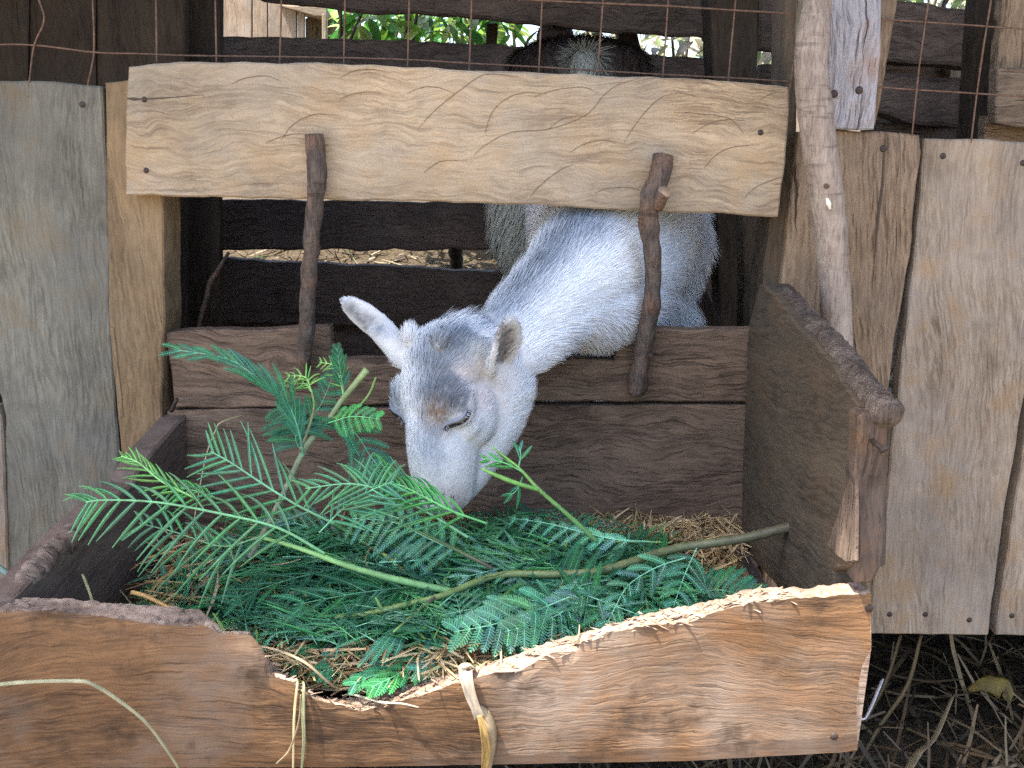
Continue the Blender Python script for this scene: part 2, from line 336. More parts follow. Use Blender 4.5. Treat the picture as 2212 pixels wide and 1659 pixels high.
# raised arcs of the interlocked figure, each a thin ridge in darker brown
AV, AF = [], []
def arc(zp, w_=.0006):
    pts = [P(734+a*.336, b*.336, TY-.0003) for a, b in zp]; sp_ = spline(pts, 24)
    k = len(AV)//3
    for i, p in enumerate(sp_):
        t = (sp_[min(i+1, 24)]-sp_[max(i-1, 0)]).normalized(); nn = Vector((-t.z, 0, t.x)); ww = w_*math.sin(math.pi*min(.97, .03+i/24))
        p = p+nn*.0006*noise.noise(p*200)
        AV.extend([p-nn*ww, p+Vector((0, -.0007, 0)), p+nn*ww*.6])
    for i in range(24):
        a = (k+i)*3; AF.extend([(a, a+1, a+4, a+3), (a+1, a+2, a+5, a+4)])
for zp in [[(500, 830), (620, 700), (760, 590), (900, 490), (1000, 475), (1140, 495)], [(930, 860), (980, 720), (1080, 630), (1200, 595), (1330, 605)], [(860, 1000), (940, 930), (1100, 850), (1340, 830), (1580, 740), (1700, 610), (1800, 540), (1930, 505)],
           [(540, 1110), (620, 1050), (700, 1030), (820, 1035)], [(1830, 910), (1900, 800), (1990, 690), (2080, 620), (2212, 600), (2330, 640)], [(0, 500), (80, 460), (200, 445), (330, 470)], [(1340, 830), (1420, 770), (1520, 745), (1580, 750)], [(1220, 1270), (1300, 1180), (1420, 1090), (1500, 1060)],
           [(-380, 900), (-300, 800), (-180, 740), (-80, 735), (0, 740)], [(-480, 920), (-380, 880), (-260, 860), (-140, 880)], [(430, 600), (520, 565), (620, 560), (740, 600)], [(0, 640), (60, 610), (170, 590), (260, 600)], [(2150, 720), (2300, 730), (2500, 760), (2600, 860)], [(2260, 860), (2380, 790), (2480, 770), (2600, 775)],
           [(2340, 1080), (2440, 980), (2560, 940), (2700, 930)], [(1250, 620), (1400, 575), (1560, 560), (1660, 600)], [(1640, 1240), (1720, 1210), (1850, 1205), (1930, 1220)], [(2600, 1270), (2680, 1200), (2800, 1150), (2860, 1140)], [(-700, 540), (-600, 500), (-470, 490), (-380, 520)], [(1480, 980), (1560, 930), (1680, 900), (1780, 915)], [(2700, 640), (2780, 600), (2860, 590)]]: arc(zp)
fg = link('grain_ridges', mesh('grain_ridges', AV, AF, plain('ridge_brown', (.235, .17, .11), .9, .1, 0, .3, 120))); attach(fg, topb)
# ------------------------------------------------------------------ back of the trough
BY = 1.300
ub = wplank('notched_board', [(356, 719), (440, 712), (560, 714), (650, 708), (714, 707), (716, 770), (722, 778), (820, 777), (1000, 776), (1180, 779), (1240, 776), (1326, 778), (1331, 770), (1330, 714), (1336, 709), (1480, 712), (1640, 712), (1640, 869), (1400, 868), (1150, 866), (900, 872), (700, 880), (520, 882), (378, 881), (368, 800)],
            BY, .026, (1, 0, 0), M['back'], seed=11)
tag(ub, 'brown board notched for the goat neck, upper of the two trough back boards', 'board')
lb = wplank('trough_back_board', [(360, 889), (520, 884), (800, 884), (1150, 876), (1300, 877), (1640, 874), (1640, 1240), (360, 1240)], BY, .026, (1, 0, 0), M['back'], seed=12)
tag(lb, 'dark red-brown lower back board of the trough, below the notched board', 'board')

# ------------------------------------------------------------------ trough floor and sides
FZ = .385
XR0 = P(1600, 900, BY).x; XL0 = P(395, 900, BY).x
fl = plank('trough_floor', [Vector((XL0-.04, .87, FZ)), Vector((XR0+.02, .87, FZ)), Vector((XR0+.02, BY-.002, FZ)), Vector((XL0-.04, BY-.002, FZ))], (0, 0, 1), .02, (1, 0, 0), M['sidel'])
tag(fl, 'dark plank floor of the feed trough lying under the hay', 'floor board')
# right side: inner face stands on a plane through the wall corner and the near end
def sideplane(a, b):   # vertical plane through two ground points
    n = Vector((b.y-a.y, -(b.x-a.x), 0)).normalized(); return n
ra = P(1600, 870, BY-.001); rb = P(1853, 1000, .86)
def onplane(u, v, a, n):
    d = ray(u, v); return CAM + d*((a-CAM).dot(n)/d.dot(n))
nR = sideplane(ra, rb); nR = nR if nR.x < 0 else -nR
rpx = [(1641, 612), (1652, 615), (1690, 660), (1722, 702), (1760, 738), (1800, 790), (1838, 850), (1856, 876), (1846, 930), (1842, 980), (1838, 1060), (1838, 1150), (1836, 1222), (1800, 1235), (1796, 1400), (1600, 1180), (1604, 1000), (1612, 800), (1618, 700)]
rs = plank('trough_side_board', [onplane(u, v, ra, nR) for u, v in rpx], nR, .034, (rb-ra), M['side'], amp=.0012, seed=21)
tag(rs, 'tall dark side board of the trough on the right, its top edge chewed and rounded', 'board', 'side boards of the feed trough')
# gnawed roll along the top edge
edge = [onplane(u, v, ra, nR) + Vector((.019, 0, -.008)) for u, v in [(1655, 622), (1692, 668), (1725, 708), (1765, 748), (1805, 800), (1840, 846), (1866, 872), (1874, 882)]]
eo = tube('chewed_edge', edge, [.013, .0155, .0165, .017, .0175, .0170, .0155, .0120], bark('chewed_bark', (.05, .038, .030), (.14, .105, .080), (.24, .185, .14), patch=.45, bump=1.2), rs, n=110, seg=26, nz=.34, seed=4, nscale=34, flat=.9)
# near end of that board: a rough block of end grain
ey = .852
e1 = wplank('end_grain', [(1857, 900), (1872, 890), (1900, 884), (1920, 890), (1921, 960), (1919, 1040), (1916, 1120), (1912, 1180), (1906, 1225), (1886, 1262), (1850, 1262), (1848, 1150), (1850, 1000)], ey, .03, (0, 0, 1), wood('worn_end_wood', (.19, .135, .10), (.11, .078, .06), (.035, .026, .022), (.13, .12, .12), curl=.2, crack=.6, greyamt=.6, bump=1.0, orange=(.28, .16, .08), dirt=.7, k=.75, mott=.45), amp=.0012, seed=8, bev=.004)
attach(e1, rs)
sl_ = plank('sun_patch', [onplane(u, v, ra+nR*.0035, nR) for u, v in [(1786, 1178), (1798, 1140), (1815, 1090), (1832, 1035), (1846, 985), (1848, 1100), (1846, 1210), (1826, 1214), (1806, 1202)]], nR, .004, (.1, 0, 1), wood('sun_patch_wood', (.32, .23, .17), (.20, .14, .10), (.06, .04, .03), (.2, .16, .13), curl=.1, crack=.6, greyamt=.4, bump=1), amp=.001, seed=9, bev=.001)  # pale sheet standing in for sunlight on the board's exposed inner edge
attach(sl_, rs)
nl = tube('bent_nail', [P(1884, 952, ey-.001), P(1896, 962, ey-.012), P(1910, 970, ey-.018)], [.0022, .0022, .002], M['nail'], rs, n=6, seg=8, nz=0)
hd = tube('nail_head', [P(1907, 966, ey-.018), P(1913, 974, ey-.020)], [.005, .005], M['nail'], rs, n=2, seg=10, nz=0)

la = P(402, 900, BY-.001); lb2 = P(40, 1300, .88); nL = sideplane(la, lb2); nL = nL if nL.x > 0 else -nL
lpx = [(402, 893), (330, 975), (296, 1018), (290, 1042), (262, 1062), (204, 1112), (180, 1135), (120, 1192), (70, 1250), (30, 1290), (30, 1480), (402, 1230)]
ls = plank('trough_side_board', [onplane(u, v, la, nL) for u, v in lpx], nL, .034, (lb2-la), M['sidel'], amp=.0016, seed=22, bev=.003)
tag(ls, 'low purplish-brown left side board of the trough, frayed pale along its front top edge', 'board', 'side boards of the feed trough')
ed = [onplane(u, v, la, nL) + Vector((-.010, 0, -.004)) for u, v in [(212, 1110), (180, 1140), (140, 1180), (100, 1220), (62, 1262)]]
tube('frayed_edge', ed, [.006, .010, .011, .011, .008], M['dirtyraw'], ls, n=40, seg=14, nz=.7, seed=14, nscale=90)
tube('nail', [P(370, 888, BY-.02), P(382, 862, BY-.03)], [.003, .0026], M['nail'], ls, n=4, seg=8, nz=0)

# ------------------------------------------------------------------ front board with torn edge
bk = [(-260, 1291), (0, 1291), (134, 1292), (252, 1304), (336, 1308), (403, 1314), (433, 1318), (450, 1334), (470, 1348), (480, 1363), (538, 1365), (551, 1388), (578, 1429), (625, 1462), (650, 1476), (689, 1503), (734, 1509), (800, 1503), (865, 1490), (942, 1467), (1020, 1443), (1050, 1434), (1130, 1412), (1177, 1388), (1305, 1353), (1406, 1322), (1477, 1309), (1566, 1292), (1603, 1274), (1671, 1269), (1755, 1271), (1771, 1264), (1865, 1257), (1884, 1266)]
ft = [(-260, 1325), (0, 1324), (100, 1321), (168, 1328), (248, 1338), (336, 1351), (400, 1355), (436, 1354), (470, 1368), (540, 1375), (551, 1390), (571, 1425), (585, 1458), (632, 1476), (680, 1512), (734, 1526), (784, 1539), (868, 1516), (936, 1499), (996, 1476), (1056, 1460), (1087, 1453), (1137, 1450), (1165, 1425), (1188, 1412), (1240, 1409), (1252, 1388), (1305, 1371), (1406, 1351), (1477, 1351), (1530, 1330), (1580, 1314), (1637, 1304), (1724, 1294), (1884, 1284)]
FY0, FY1 = .850, .884
def curve_at(lst, y):
    w_ = [P(u, v, y) for u, v in lst]; X = [p.x for p in w_]; Z = [p.z for p in w_]; return X, Z
Xf, Zf = curve_at(ft, FY0); Xb, Zb = curve_at(bk, FY1)
Xbot, Zbot = curve_at([(-260, 1668), (0, 1662), (734, 1660), (1469, 1647), (1818, 1628), (1852, 1624), (1884, 1622)], FY0)
x0, x1 = Xf[0], Xf[-1]; N = 620
def rightcut(z):  # ragged right end
    return 0
V, F, MI = [], [], []; nrow = 8
zt_, zb_ = Zf[-1], Zbot[-2]
Xe, Ze = zip(*[(P(u, v, FY0).x, P(u, v, FY0).z) for u, v in [(1852, 1640), (1852, 1623), (1850, 1526), (1859, 1442), (1873, 1425), (1882, 1400), (1880, 1340), (1884, 1284), (1884, 1200)]])
def endx(z): return np.interp(z, Ze, Xe)
rows_front = 10
for i in range(N+1):
    t = i/N; col = []
    xn = x0 + (x1-x0)*t
    zf = np.interp(xn, Xf, Zf) + .0012*noise.noise(Vector((xn*160, 1, 0))) + .0020*noise.noise(Vector((xn*60, 4, 0))); zbk = np.interp(xn+.008*0, Xb, Zb) + .0022*noise.noise(Vector((xn*90, 7, 0))) + .0012*noise.noise(Vector((xn*260, 7, 0)))
    zb = np.interp(xn, Xbot, Zbot) + .0006*noise.noise(Vector((xn*30, 2, 0)))
    for j in range(rows_front):       # front face, bottom to top
        f = j/(rows_front-1); z = zb+(zf-zb)*f; x = x0 + (endx(z)+.0012*noise.noise(Vector((z*150, 0, 0)))*1.0 - x0)*t
        col.append((x, FY0 + (.002 if j in (0, rows_front-1) else 0), z))
    for j in range(1, nrow+1):         # torn top, front to back
        f = j/nrow; z = zf+(zbk-zf)*f; r_ = (0 if j == nrow else 1)
        z += r_*(.0035*noise.noise(Vector((xn*30, f*3, 5))) + .0035*noise.noise(Vector((xn*120, f*6, 1))) - .001)
        x = x0 + (endx(zf)-x0)*t
        col.append((x, FY0+.002+(FY1-FY0-.002)*f + r_*.002*noise.noise(Vector((xn*80, f*4, 9))), z))
    col.append((x0+(endx(zb)-x0)*t, FY1, zb)); 
    V += [Vector(c) for c in col]
K = rows_front+nrow+1
for i in range(N):
    for j in range(K):
        a = i*K+j; b = i*K+(j+1) % K; F.append((a, b, b+K, a+K))
        MI.append((2 if V[a].x < P(430, 1330, FY0).x else 1) if rows_front-1 <= j < rows_front-1+nrow else 0)
F.append(tuple(range(K))); MI.append(0); F.append(tuple(reversed(range(N*K, N*K+K)))); MI.append(1)
c = Vector((0, FY0, .45))
V2 = [Vector((v.x-c.x, v.z-c.z, -(v.y-c.y))) for v in V]
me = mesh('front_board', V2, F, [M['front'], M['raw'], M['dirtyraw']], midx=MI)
bm = bmesh.new(); bm.from_mesh(me); bmesh.ops.recalc_face_normals(bm, faces=bm.faces); bm.to_mesh(me); bm.free()
fb = link('front_board', me); fb.matrix_world = Matrix(((1, 0, 0, c.x), (0, 0, -1, c.y), (0, 1, 0, c.z), (0, 0, 0, 1)))
tag(fb, 'broken red-brown front board of the trough with a ragged torn dip along its top', 'board')
for u, v in ((1802, 1591), (1888-10, 1316-2)): nail(u, v, FY0, fb, .004)
def pl(rr):
    u = rr.uniform(560, 1700); x = P(u, 1400, FY0).x; zf_ = np.interp(x, Xf, Zf); zb_2 = np.interp(x, Xb, Zb); f = rr.random(); return Vector((x, FY0+.001+f*.03, zf_+(zb_2-zf_)*f+rr.uniform(-.003, .001)))
sp_ = straws('splinters', 420, pl, (.006, .026), (.0005, .0018), [(.40, .30, .22), (.30, .21, .15), (.48, .38, .28), (.20, .13, .09)], 77, tilt=.35, azr=.35, bend=.1)
tm = sp_.data; tm.transform(fb.matrix_world.inverted()); bpy.data.objects.remove(sp_)      # the splinters are one mesh with the board
bm = bmesh.new(); bm.from_mesh(fb.data); nf = len(bm.faces); bm.from_mesh(tm); bm.faces.ensure_lookup_table()
for f_ in bm.faces[nf:]: f_.material_index = 1
bm.to_mesh(fb.data); bm.free()
# dull grime where the left of the tear is old
# ------------------------------------------------------------------ sticks (keep the goat's neck in the slot)
sk = empty('upright_stick', P(655, 775, 1.285))
tube('bark', [P(677, 290, 1.243), P(683, 370, 1.240), P(682, 440, 1.243), P(673, 520, 1.250), P(667, 620, 1.262), P(663, 720, 1.276), P(657, 778, 1.284), P(650, 830, 1.287)], [.0115, .0118, .0105, .0105, .0100, .0100, .0095, .006], M['stick'], sk, n=60, nz=.22, seed=2, nscale=45)
tube('cut_end', [P(677, 290, 1.243), P(677, 288.5, 1.243)], [.0105, .0100], M['cut'], sk, n=2, nz=.1)
tube('knot', [P(678, 372, 1.234), P(680, 376, 1.228)], [.005, .002], M['stick'], sk, n=4, nz=.2)
tag(sk, 'straight dark stick with peeling bark at the left of the feeding opening', 'stick', 'upright sticks across the opening')
sk = empty('upright_stick', P(1372, 850, 1.285))
tube('bark', [P(1434, 335, 1.240), P(1427, 375, 1.236), P(1410, 425, 1.236), P(1401, 470, 1.238), P(1405, 520, 1.244), P(1411, 585, 1.252), P(1407, 660, 1.262), P(1393, 730, 1.272), P(1384, 780, 1.278), P(1376, 835, 1.281), P(1372, 852, 1.283)], [.0120, .0135, .0150, .0130, .0115, .0115, .0115, .0118, .0125, .0135, .009], M['stick'], sk, n=70, nz=.22, seed=6, nscale=40)
tube('side_shoot_stub', [P(1415, 445, 1.232), P(1428, 425, 1.224), P(1434, 415, 1.219)], [.010, .0092, .0088], M['stick'], sk, n=8, nz=.12)
tube('stub_face', [P(1434, 415, 1.219), P(1434.5, 414, 1.2182)], [.0084, .0080], M['cut'], sk, n=2, nz=.05)
tube('cut_end', [P(1434, 335, 1.240), P(1434, 333, 1.240)], [.0105, .010], M['cut'], sk, n=2, nz=.1)
tube('nail', [P(1404, 770, 1.268), P(1406, 768, 1.258)], [.003, .0045], M['nail'], sk, n=3, seg=8, nz=0)
tag(sk, 'crooked forked stick with a sawn-off stub at the right of the feeding opening', 'stick', 'upright sticks across the opening')

# ------------------------------------------------------------------ right wall boards, frame post, sapling, bleached post
o = wplank('frame_post', [(1700, -30), (1726, -30), (1722, 270), (1716, 400), (1690, 700), (1686, 900), (1640, 900), (1645, 700), (1652, 560), (1690, 300)], 1.305, .07, (0, 0, 1), M['side'], amp=.0008)
tag(o, 'dark upright frame post behind the right end of the curly-grained board', 'post')
o = wplank('wall_board', [(1724, 284), (1800, 280), (1908, 284), (1988, 292), (1990, 330), (1972, 470), (1966, 553), (1940, 690), (1934, 721), (1921, 838), (1905, 990), (1895, 1104), (1885, 1260), (1880, 1371), (1640, 1371), (1668, 1000), (1688, 620), (1704, 470), (1718, 330)], WY, .028, (-.11, 0, 1), M['right_brown'], seed=31)
tag(o, 'cracked brown upright board behind the leaning sapling pole', 'board', 'upright boards of the pen wall'); nail(1908, 321, WY, o)
sp = wplank('crack', [(1911, 300), (1915, 300), (1909, 400), (1900, 470), (1889, 560), (1893, 470), (1903, 400)], WY-.0006, .0012, (0, 0, 1), M['side'], bev=.0003, amp=.0002, step=.02); attach(sp, o)
o = wplank('wall_board', [(1998, 298), (2100, 300), (2240, 308), (2238, 600), (2222, 800), (2205, 900), (2190, 1000), (2171, 1106), (2152, 1240), (2136, 1372), (2000, 1371), (1877, 1369), (1884, 1267), (1903, 1140), (1911, 1104), (1924, 973), (1941, 855), (1948, 780), (1958, 704), (1975, 553), (1988, 420)], WY, .028, (-.1, 0, 1), M['right'], seed=33)
tag(o, 'wide pale weathered upright board right of the cracked brown one', 'board', 'upright boards of the pen wall')
for u, v in ((2037, 337), (2210, 352), (1999, 1327), (2094, 1339), (1922, 1327)): nail(u, v, WY, o, .004)
o = wplank('wall_board', [(2256, 306), (2420, 312), (2400, 1374), (2260, 1376), (2152, 1373), (2170, 1240), (2189, 1106), (2210, 980), (2236, 800)], WY+.002, .028, (-.1, 0, 1), M['right'], seed=36)
tag(o, 'pale board cut off by the right edge of the picture, last of the upright boards', 'board', 'upright boards of the pen wall'); nail(2186, 1330, WY+.002, o, .004)
o = wplank('bleached_post', [(1752, -40), (1910, -40), (1906, 0), (1903, 120), (1893, 230), (1888, 281), (1770, 279), (1760, 120)], WY-.012, .045, (0, 0, 1), M['whitegrey'], seed=37)
tag(o, 'bleached grey-white post with orange stains behind the sapling pole', 'post'); nail(1802, 203, WY-.012, o, .005); nail(1856, 195, WY-.012, o, .005)
o = wplank('tilted_batten', [(1906, -40), (1946, -40), (1938, 0), (1925, 90), (1905, 200), (1892, 270), (1880, 270), (1890, 0)], WY+.010, .03, (0, 0, 1), M['right_brown'], seed=38)
tag(o, 'thin brown batten leaning just behind the right side of the bleached post', 'batten')
sp = empty('sapling_pole', P(1805, 900, 1.235))
tube('bark', [P(1768, -40, 1.225), P(1765, 10, 1.225), P(1758, 70, 1.222), P(1752, 134, 1.220), P(1757, 205, 1.218), P(1766, 275, 1.218), P(1774, 340, 1.219), P(1783, 400, 1.22), P(1797, 530, 1.225), P(1803, 620, 1.228), P(1808, 704, 1.230), P(1812, 790, 1.232), P(1818, 1000, 1.236)],
     [.014, .016, .0185, .0195, .0205, .0210, .0205, .0203, .0195, .0190, .0188, .0185, .018], M['sapling'], sp, n=90, seg=20, nz=.08, seed=5, nscale=25)
tube('knot', [P(1784, 401, 1.205), P(1786, 402, 1.1985)], [.006, .003], M['stick'], sp, n=4, nz=.3)
tube('bark_scar', [P(1786, 428, 1.2015), P(1790, 440, 1.2008), P(1793, 452, 1.2012)], [.0015, .0033, .0015], plain('fresh_scar', (.80, .72, .6), .6), sp, n=8, nz=.05, flat=.9)
tag(sp, 'smooth mottled sapling pole leaning upright against the brown board', 'pole')
o = wplank('bark_strip', [(1735, -40), (1757, -40), (1755, 20), (1748, 60), (1736, 100), (1722, 128), (1722, 60), (1728, 0)], 1.236, .012, (0, 0, 1), plain('green_bark', (.15, .13, .08), .7), bev=.003)
tag(o, 'greenish strip of wood wedged left of the sapling pole top', 'batten')

# ------------------------------------------------------------------ rusty wire mesh
def wire_mesh(name, label, wires, y):
    e = empty(name, P(*wires[0][0], y))
    for k, wv in enumerate(wires):
        pts = []
        for (u, v) in wv: pts.append(P(u, v, y + (.0011 if len(wv) % 2 else -.0011)))
        sp_ = pts
        if len(pts) == 2: sp_ = [pts[0], pts[0].lerp(pts[1], .5)+Vector((.001, 0, 0)), pts[1]]
        n_ = max(8, (len(sp_)-1)*6)
        vs, fs = tube_data([p for p in spline(sp_, n_)], .00115, 7, .35, k, True, 300)
        b = sp_[0]; me = mesh('wire', [q-b for q in vs], fs, M['rust'], sm=True); o = link('wire', me, None, b); attach(o, e)
    tag(e, label, 'wire mesh', 'rusty wire mesh over the wall'); return e
YW = 1.272+.02
wires = [[(70, -30), (84, 0), (95, 45), (74, 98), (63, 180), (62, 210)], [(199, -30), (200, 0), (203, 110), (190, 182), (186, 230)], [(338, -30), (337, 0), (339, 150)], [(464, -30), (465, 0), (468, 150)], [(609, -30), (608, 0), (604, 150)], [(745, -30), (745, 0), (742, 160)],
         [(886, -30), (884, 0), (880, 165)], [(1021, -30), (1019, 0), (1013, 170)], [(1173, -30), (1171, 0), (1163, 175)], [(1306, -30), (1303, 0), (1289, 180)], [(1446, -30), (1444, 0), (1430, 185)], [(1592, -30), (1589, 0), (1571, 195)], [(1722, -30), (1720, 60), (1716, 120), (1702, 215)],
         [(-60, 98), (65, 97), (205, 113), (300, 116), (400, 120), (560, 122), (745, 125), (882, 129), (1016, 137), (1167, 145), (1292, 153), (1433, 161), (1571, 168), (1701, 176), (1740, 180)],
         [(-60, -50), (400, -40), (900, -14), (1171, 1), (1302, 7), (1443, 13), (1587, 22), (1740, 31)]]
wire_mesh('wire_mesh', 'rusty square wire mesh stretched above the curly-grained board, bent at its left end', wires, YW)
wires = [[(2012, -30), (2006, 0), (1985, 150), (1969, 300)], [(2147, -30), (2141, 0), (2117, 150), (2097, 310)], [(2285, -30), (2245, 310)], [(1890, 40), (1940, 44), (2060, 52), (2212, 63), (2300, 70)], [(1880, 186), (1960, 193), (2080, 200), (2212, 209), (2300, 214)]]
wire_mesh('wire_mesh', 'rusty wire mesh right of the bleached post above the pale boards', wires, YW)

# ------------------------------------------------------------------ pen interior: back rails, posts, floor, side walls, added sun-blocking roof
YB = 2.60
def rail(px, y, label, mat=M['dark'], thick=.05, name='back_rail', cat='rail', group='dark rails of the pen back', seed=None):
    o = wplank(name, px, y, thick, (1, 0, -.02), mat, amp=.004, bev=.006, step=.03, seed=seed); tag(o, label, cat, group); return o
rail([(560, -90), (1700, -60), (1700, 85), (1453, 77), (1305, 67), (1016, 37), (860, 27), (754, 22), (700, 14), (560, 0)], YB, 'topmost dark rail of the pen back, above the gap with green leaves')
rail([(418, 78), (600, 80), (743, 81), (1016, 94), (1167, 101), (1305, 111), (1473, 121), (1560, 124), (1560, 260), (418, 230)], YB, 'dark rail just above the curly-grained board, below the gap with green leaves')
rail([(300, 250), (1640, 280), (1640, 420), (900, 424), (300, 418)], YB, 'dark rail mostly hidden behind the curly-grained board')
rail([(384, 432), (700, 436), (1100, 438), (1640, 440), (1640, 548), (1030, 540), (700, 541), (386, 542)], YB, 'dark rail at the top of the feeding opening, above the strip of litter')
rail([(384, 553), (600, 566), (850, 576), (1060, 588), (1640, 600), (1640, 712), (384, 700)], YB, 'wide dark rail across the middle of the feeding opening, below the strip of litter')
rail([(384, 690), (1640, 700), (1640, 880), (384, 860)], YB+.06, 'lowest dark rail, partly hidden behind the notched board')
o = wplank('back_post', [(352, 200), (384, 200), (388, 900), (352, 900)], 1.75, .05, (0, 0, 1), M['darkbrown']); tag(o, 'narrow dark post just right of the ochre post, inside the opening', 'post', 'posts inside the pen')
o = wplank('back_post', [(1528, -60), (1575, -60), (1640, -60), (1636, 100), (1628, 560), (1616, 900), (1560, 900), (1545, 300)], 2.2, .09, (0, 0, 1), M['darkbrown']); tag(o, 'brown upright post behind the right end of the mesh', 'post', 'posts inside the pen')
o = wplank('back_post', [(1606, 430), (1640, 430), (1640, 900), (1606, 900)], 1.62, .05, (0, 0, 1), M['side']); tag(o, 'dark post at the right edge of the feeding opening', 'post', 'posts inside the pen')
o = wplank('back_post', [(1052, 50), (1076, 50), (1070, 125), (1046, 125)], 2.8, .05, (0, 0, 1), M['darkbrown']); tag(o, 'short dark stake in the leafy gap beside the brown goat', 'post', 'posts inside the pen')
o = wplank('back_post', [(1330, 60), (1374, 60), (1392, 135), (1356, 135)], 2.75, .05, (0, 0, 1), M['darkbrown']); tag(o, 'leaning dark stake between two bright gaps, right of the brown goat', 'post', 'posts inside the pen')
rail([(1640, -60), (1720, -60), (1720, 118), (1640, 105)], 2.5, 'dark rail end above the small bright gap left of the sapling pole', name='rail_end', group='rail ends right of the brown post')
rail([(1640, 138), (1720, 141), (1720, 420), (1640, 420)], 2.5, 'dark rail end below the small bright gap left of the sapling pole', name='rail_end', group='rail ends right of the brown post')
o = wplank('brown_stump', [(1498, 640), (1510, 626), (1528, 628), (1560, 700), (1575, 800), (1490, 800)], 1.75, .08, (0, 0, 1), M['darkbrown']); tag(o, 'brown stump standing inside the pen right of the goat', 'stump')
tube_ = tube('thin_twig', [P(424, 722, 2.0), P(440, 665, 2.0), P(455, 610, 2.0), P(470, 585, 2.0), P(494, 545, 2.0)], [.005, .0055, .005, .0042, .003], M['stick'], None, n=24, nz=.4, seed=9)
tag(tube_, 'thin crooked twig standing in front of the dark rails at left', 'twig')
tube_ = tube('short_stake', [P(984, 530, 2.9), P(985, 560, 2.9), P(984, 600, 2.9)], [.02, .018, .02], M['darkbrown'], None, n=8, nz=.3, seed=9)
tag(tube_, 'short brown stake crossing the strip of litter left of the goat', 'post')
# left inner wall of upright boards
lw = [(-200, 60), (62, 205), (208, 398)]
for k, (a, b) in enumerate([(-220, 60), (64, 206), (209, 398)]):
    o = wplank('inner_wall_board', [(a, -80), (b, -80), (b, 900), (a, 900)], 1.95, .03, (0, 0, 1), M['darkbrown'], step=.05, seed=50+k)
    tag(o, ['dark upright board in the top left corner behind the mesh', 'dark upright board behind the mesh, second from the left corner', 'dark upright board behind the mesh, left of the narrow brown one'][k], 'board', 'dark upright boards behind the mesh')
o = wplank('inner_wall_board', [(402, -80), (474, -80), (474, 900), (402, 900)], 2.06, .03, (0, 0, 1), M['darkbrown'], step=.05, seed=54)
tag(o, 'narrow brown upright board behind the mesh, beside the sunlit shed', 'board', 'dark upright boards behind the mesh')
# right bay behind the mesh
YR = 2.1
rail([(1890, 14), (1940, 2), (2000, 8), (2076, 20), (2120, 26), (2110, 150), (2050, 140), (1890, 132)], YR, 'dark rough log under the bright gap at the top right', name='log_rail', group='logs of the right bay', thick=.09)
rail([(1890, 158), (2000, 162), (2098, 172), (2105, 230), (2094, 262), (2080, 277), (2000, 268), (1890, 245)], YR-.1, 'dark log with a rounded end just above the pale boards', name='log_rail', group='logs of the right bay', thick=.09)
rail([(1890, 128), (2120, 134), (2120, 300), (1890, 300)], YR+.25, 'added dark backing deep in the right bay, for the black gap between the two rough logs', name='log_rail', group='logs of the right bay', thick=.09)  # added dark sheet, stands for the shade in the gap between the logs
rail([(1890, 262), (2150, 272), (2200, 420), (1890, 420)], YR, 'lowest dark log behind the pale boards', name='log_rail', group='logs of the right bay', thick=.09)
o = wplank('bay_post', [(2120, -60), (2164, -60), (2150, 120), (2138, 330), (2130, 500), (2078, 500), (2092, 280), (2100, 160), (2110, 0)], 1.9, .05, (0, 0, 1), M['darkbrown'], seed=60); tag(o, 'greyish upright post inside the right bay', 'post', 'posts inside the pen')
o = wplank('bay_board', [(2172, -60), (2420, -60), (2420, 160), (2154, 154), (2160, 60)], 1.72, .03, (0, 0, 1), M['right_brown'], seed=61); tag(o, 'brown board in the top right corner behind the mesh', 'board', 'boards of the right bay')
o = wplank('bay_board', [(2154, 146), (2420, 152), (2420, 285), (2200, 275), (2150, 266)], 1.69, .03, (1, 0, 0), M['right_brown'], seed=62); tag(o, 'brown board below the top right corner board, ending in a step', 'board', 'boards of the right bay')
o = wplank('bay_board', [(2130, 250), (2420, 262), (2420, 500), (2120, 500)], 1.76, .03, (1, 0, 0), M['right_brown'], seed=63); tag(o, 'brown board just above the last pale board, lowest at the right', 'board', 'boards of the right bay')
o = wplank('bay_board', [(2052, 136), (2078, 138), (2112, 140), (2110, 170), (2052, 168)], 2.3, .03, (0, 0, 1), M['right'], seed=64); tag(o, 'small grey board showing between the two logs of the right bay', 'board', 'boards of the right bay')

def box(name, a, b, mat, label=None, cat=None, grain=(1, 0, 0), kind=None):
    a = Vector(a); b = Vector(b)
    pts = [Vector((a.x, a.y, b.z)), Vector((b.x, a.y, b.z)), Vector((b.x, b.y, b.z)), Vector((a.x, b.y, b.z))]
    o = plank(name, pts, (0, 0, 1), b.z-a.z, grain, mat, step=.2); tag(o, label, cat, kind=kind); return o
box('pen_floor', (-1.15, 1.36, .235), (1.6, 2.7, .262), M['dark'], 'dark raised plank floor of the pen', 'floor')
box('pen_side_wall', (-1.22, 1.33, .1), (-1.18, 2.75, 2.05), M['darkbrown'], 'dark plank side wall closing the pen at the left', 'wall', (0, 1, 0))
box('pen_side_wall', (1.62, 1.33, .1), (1.66, 2.75, 2.05), M['darkbrown'], 'dark plank side wall closing the pen at the right', 'wall', (0, 1, 0))
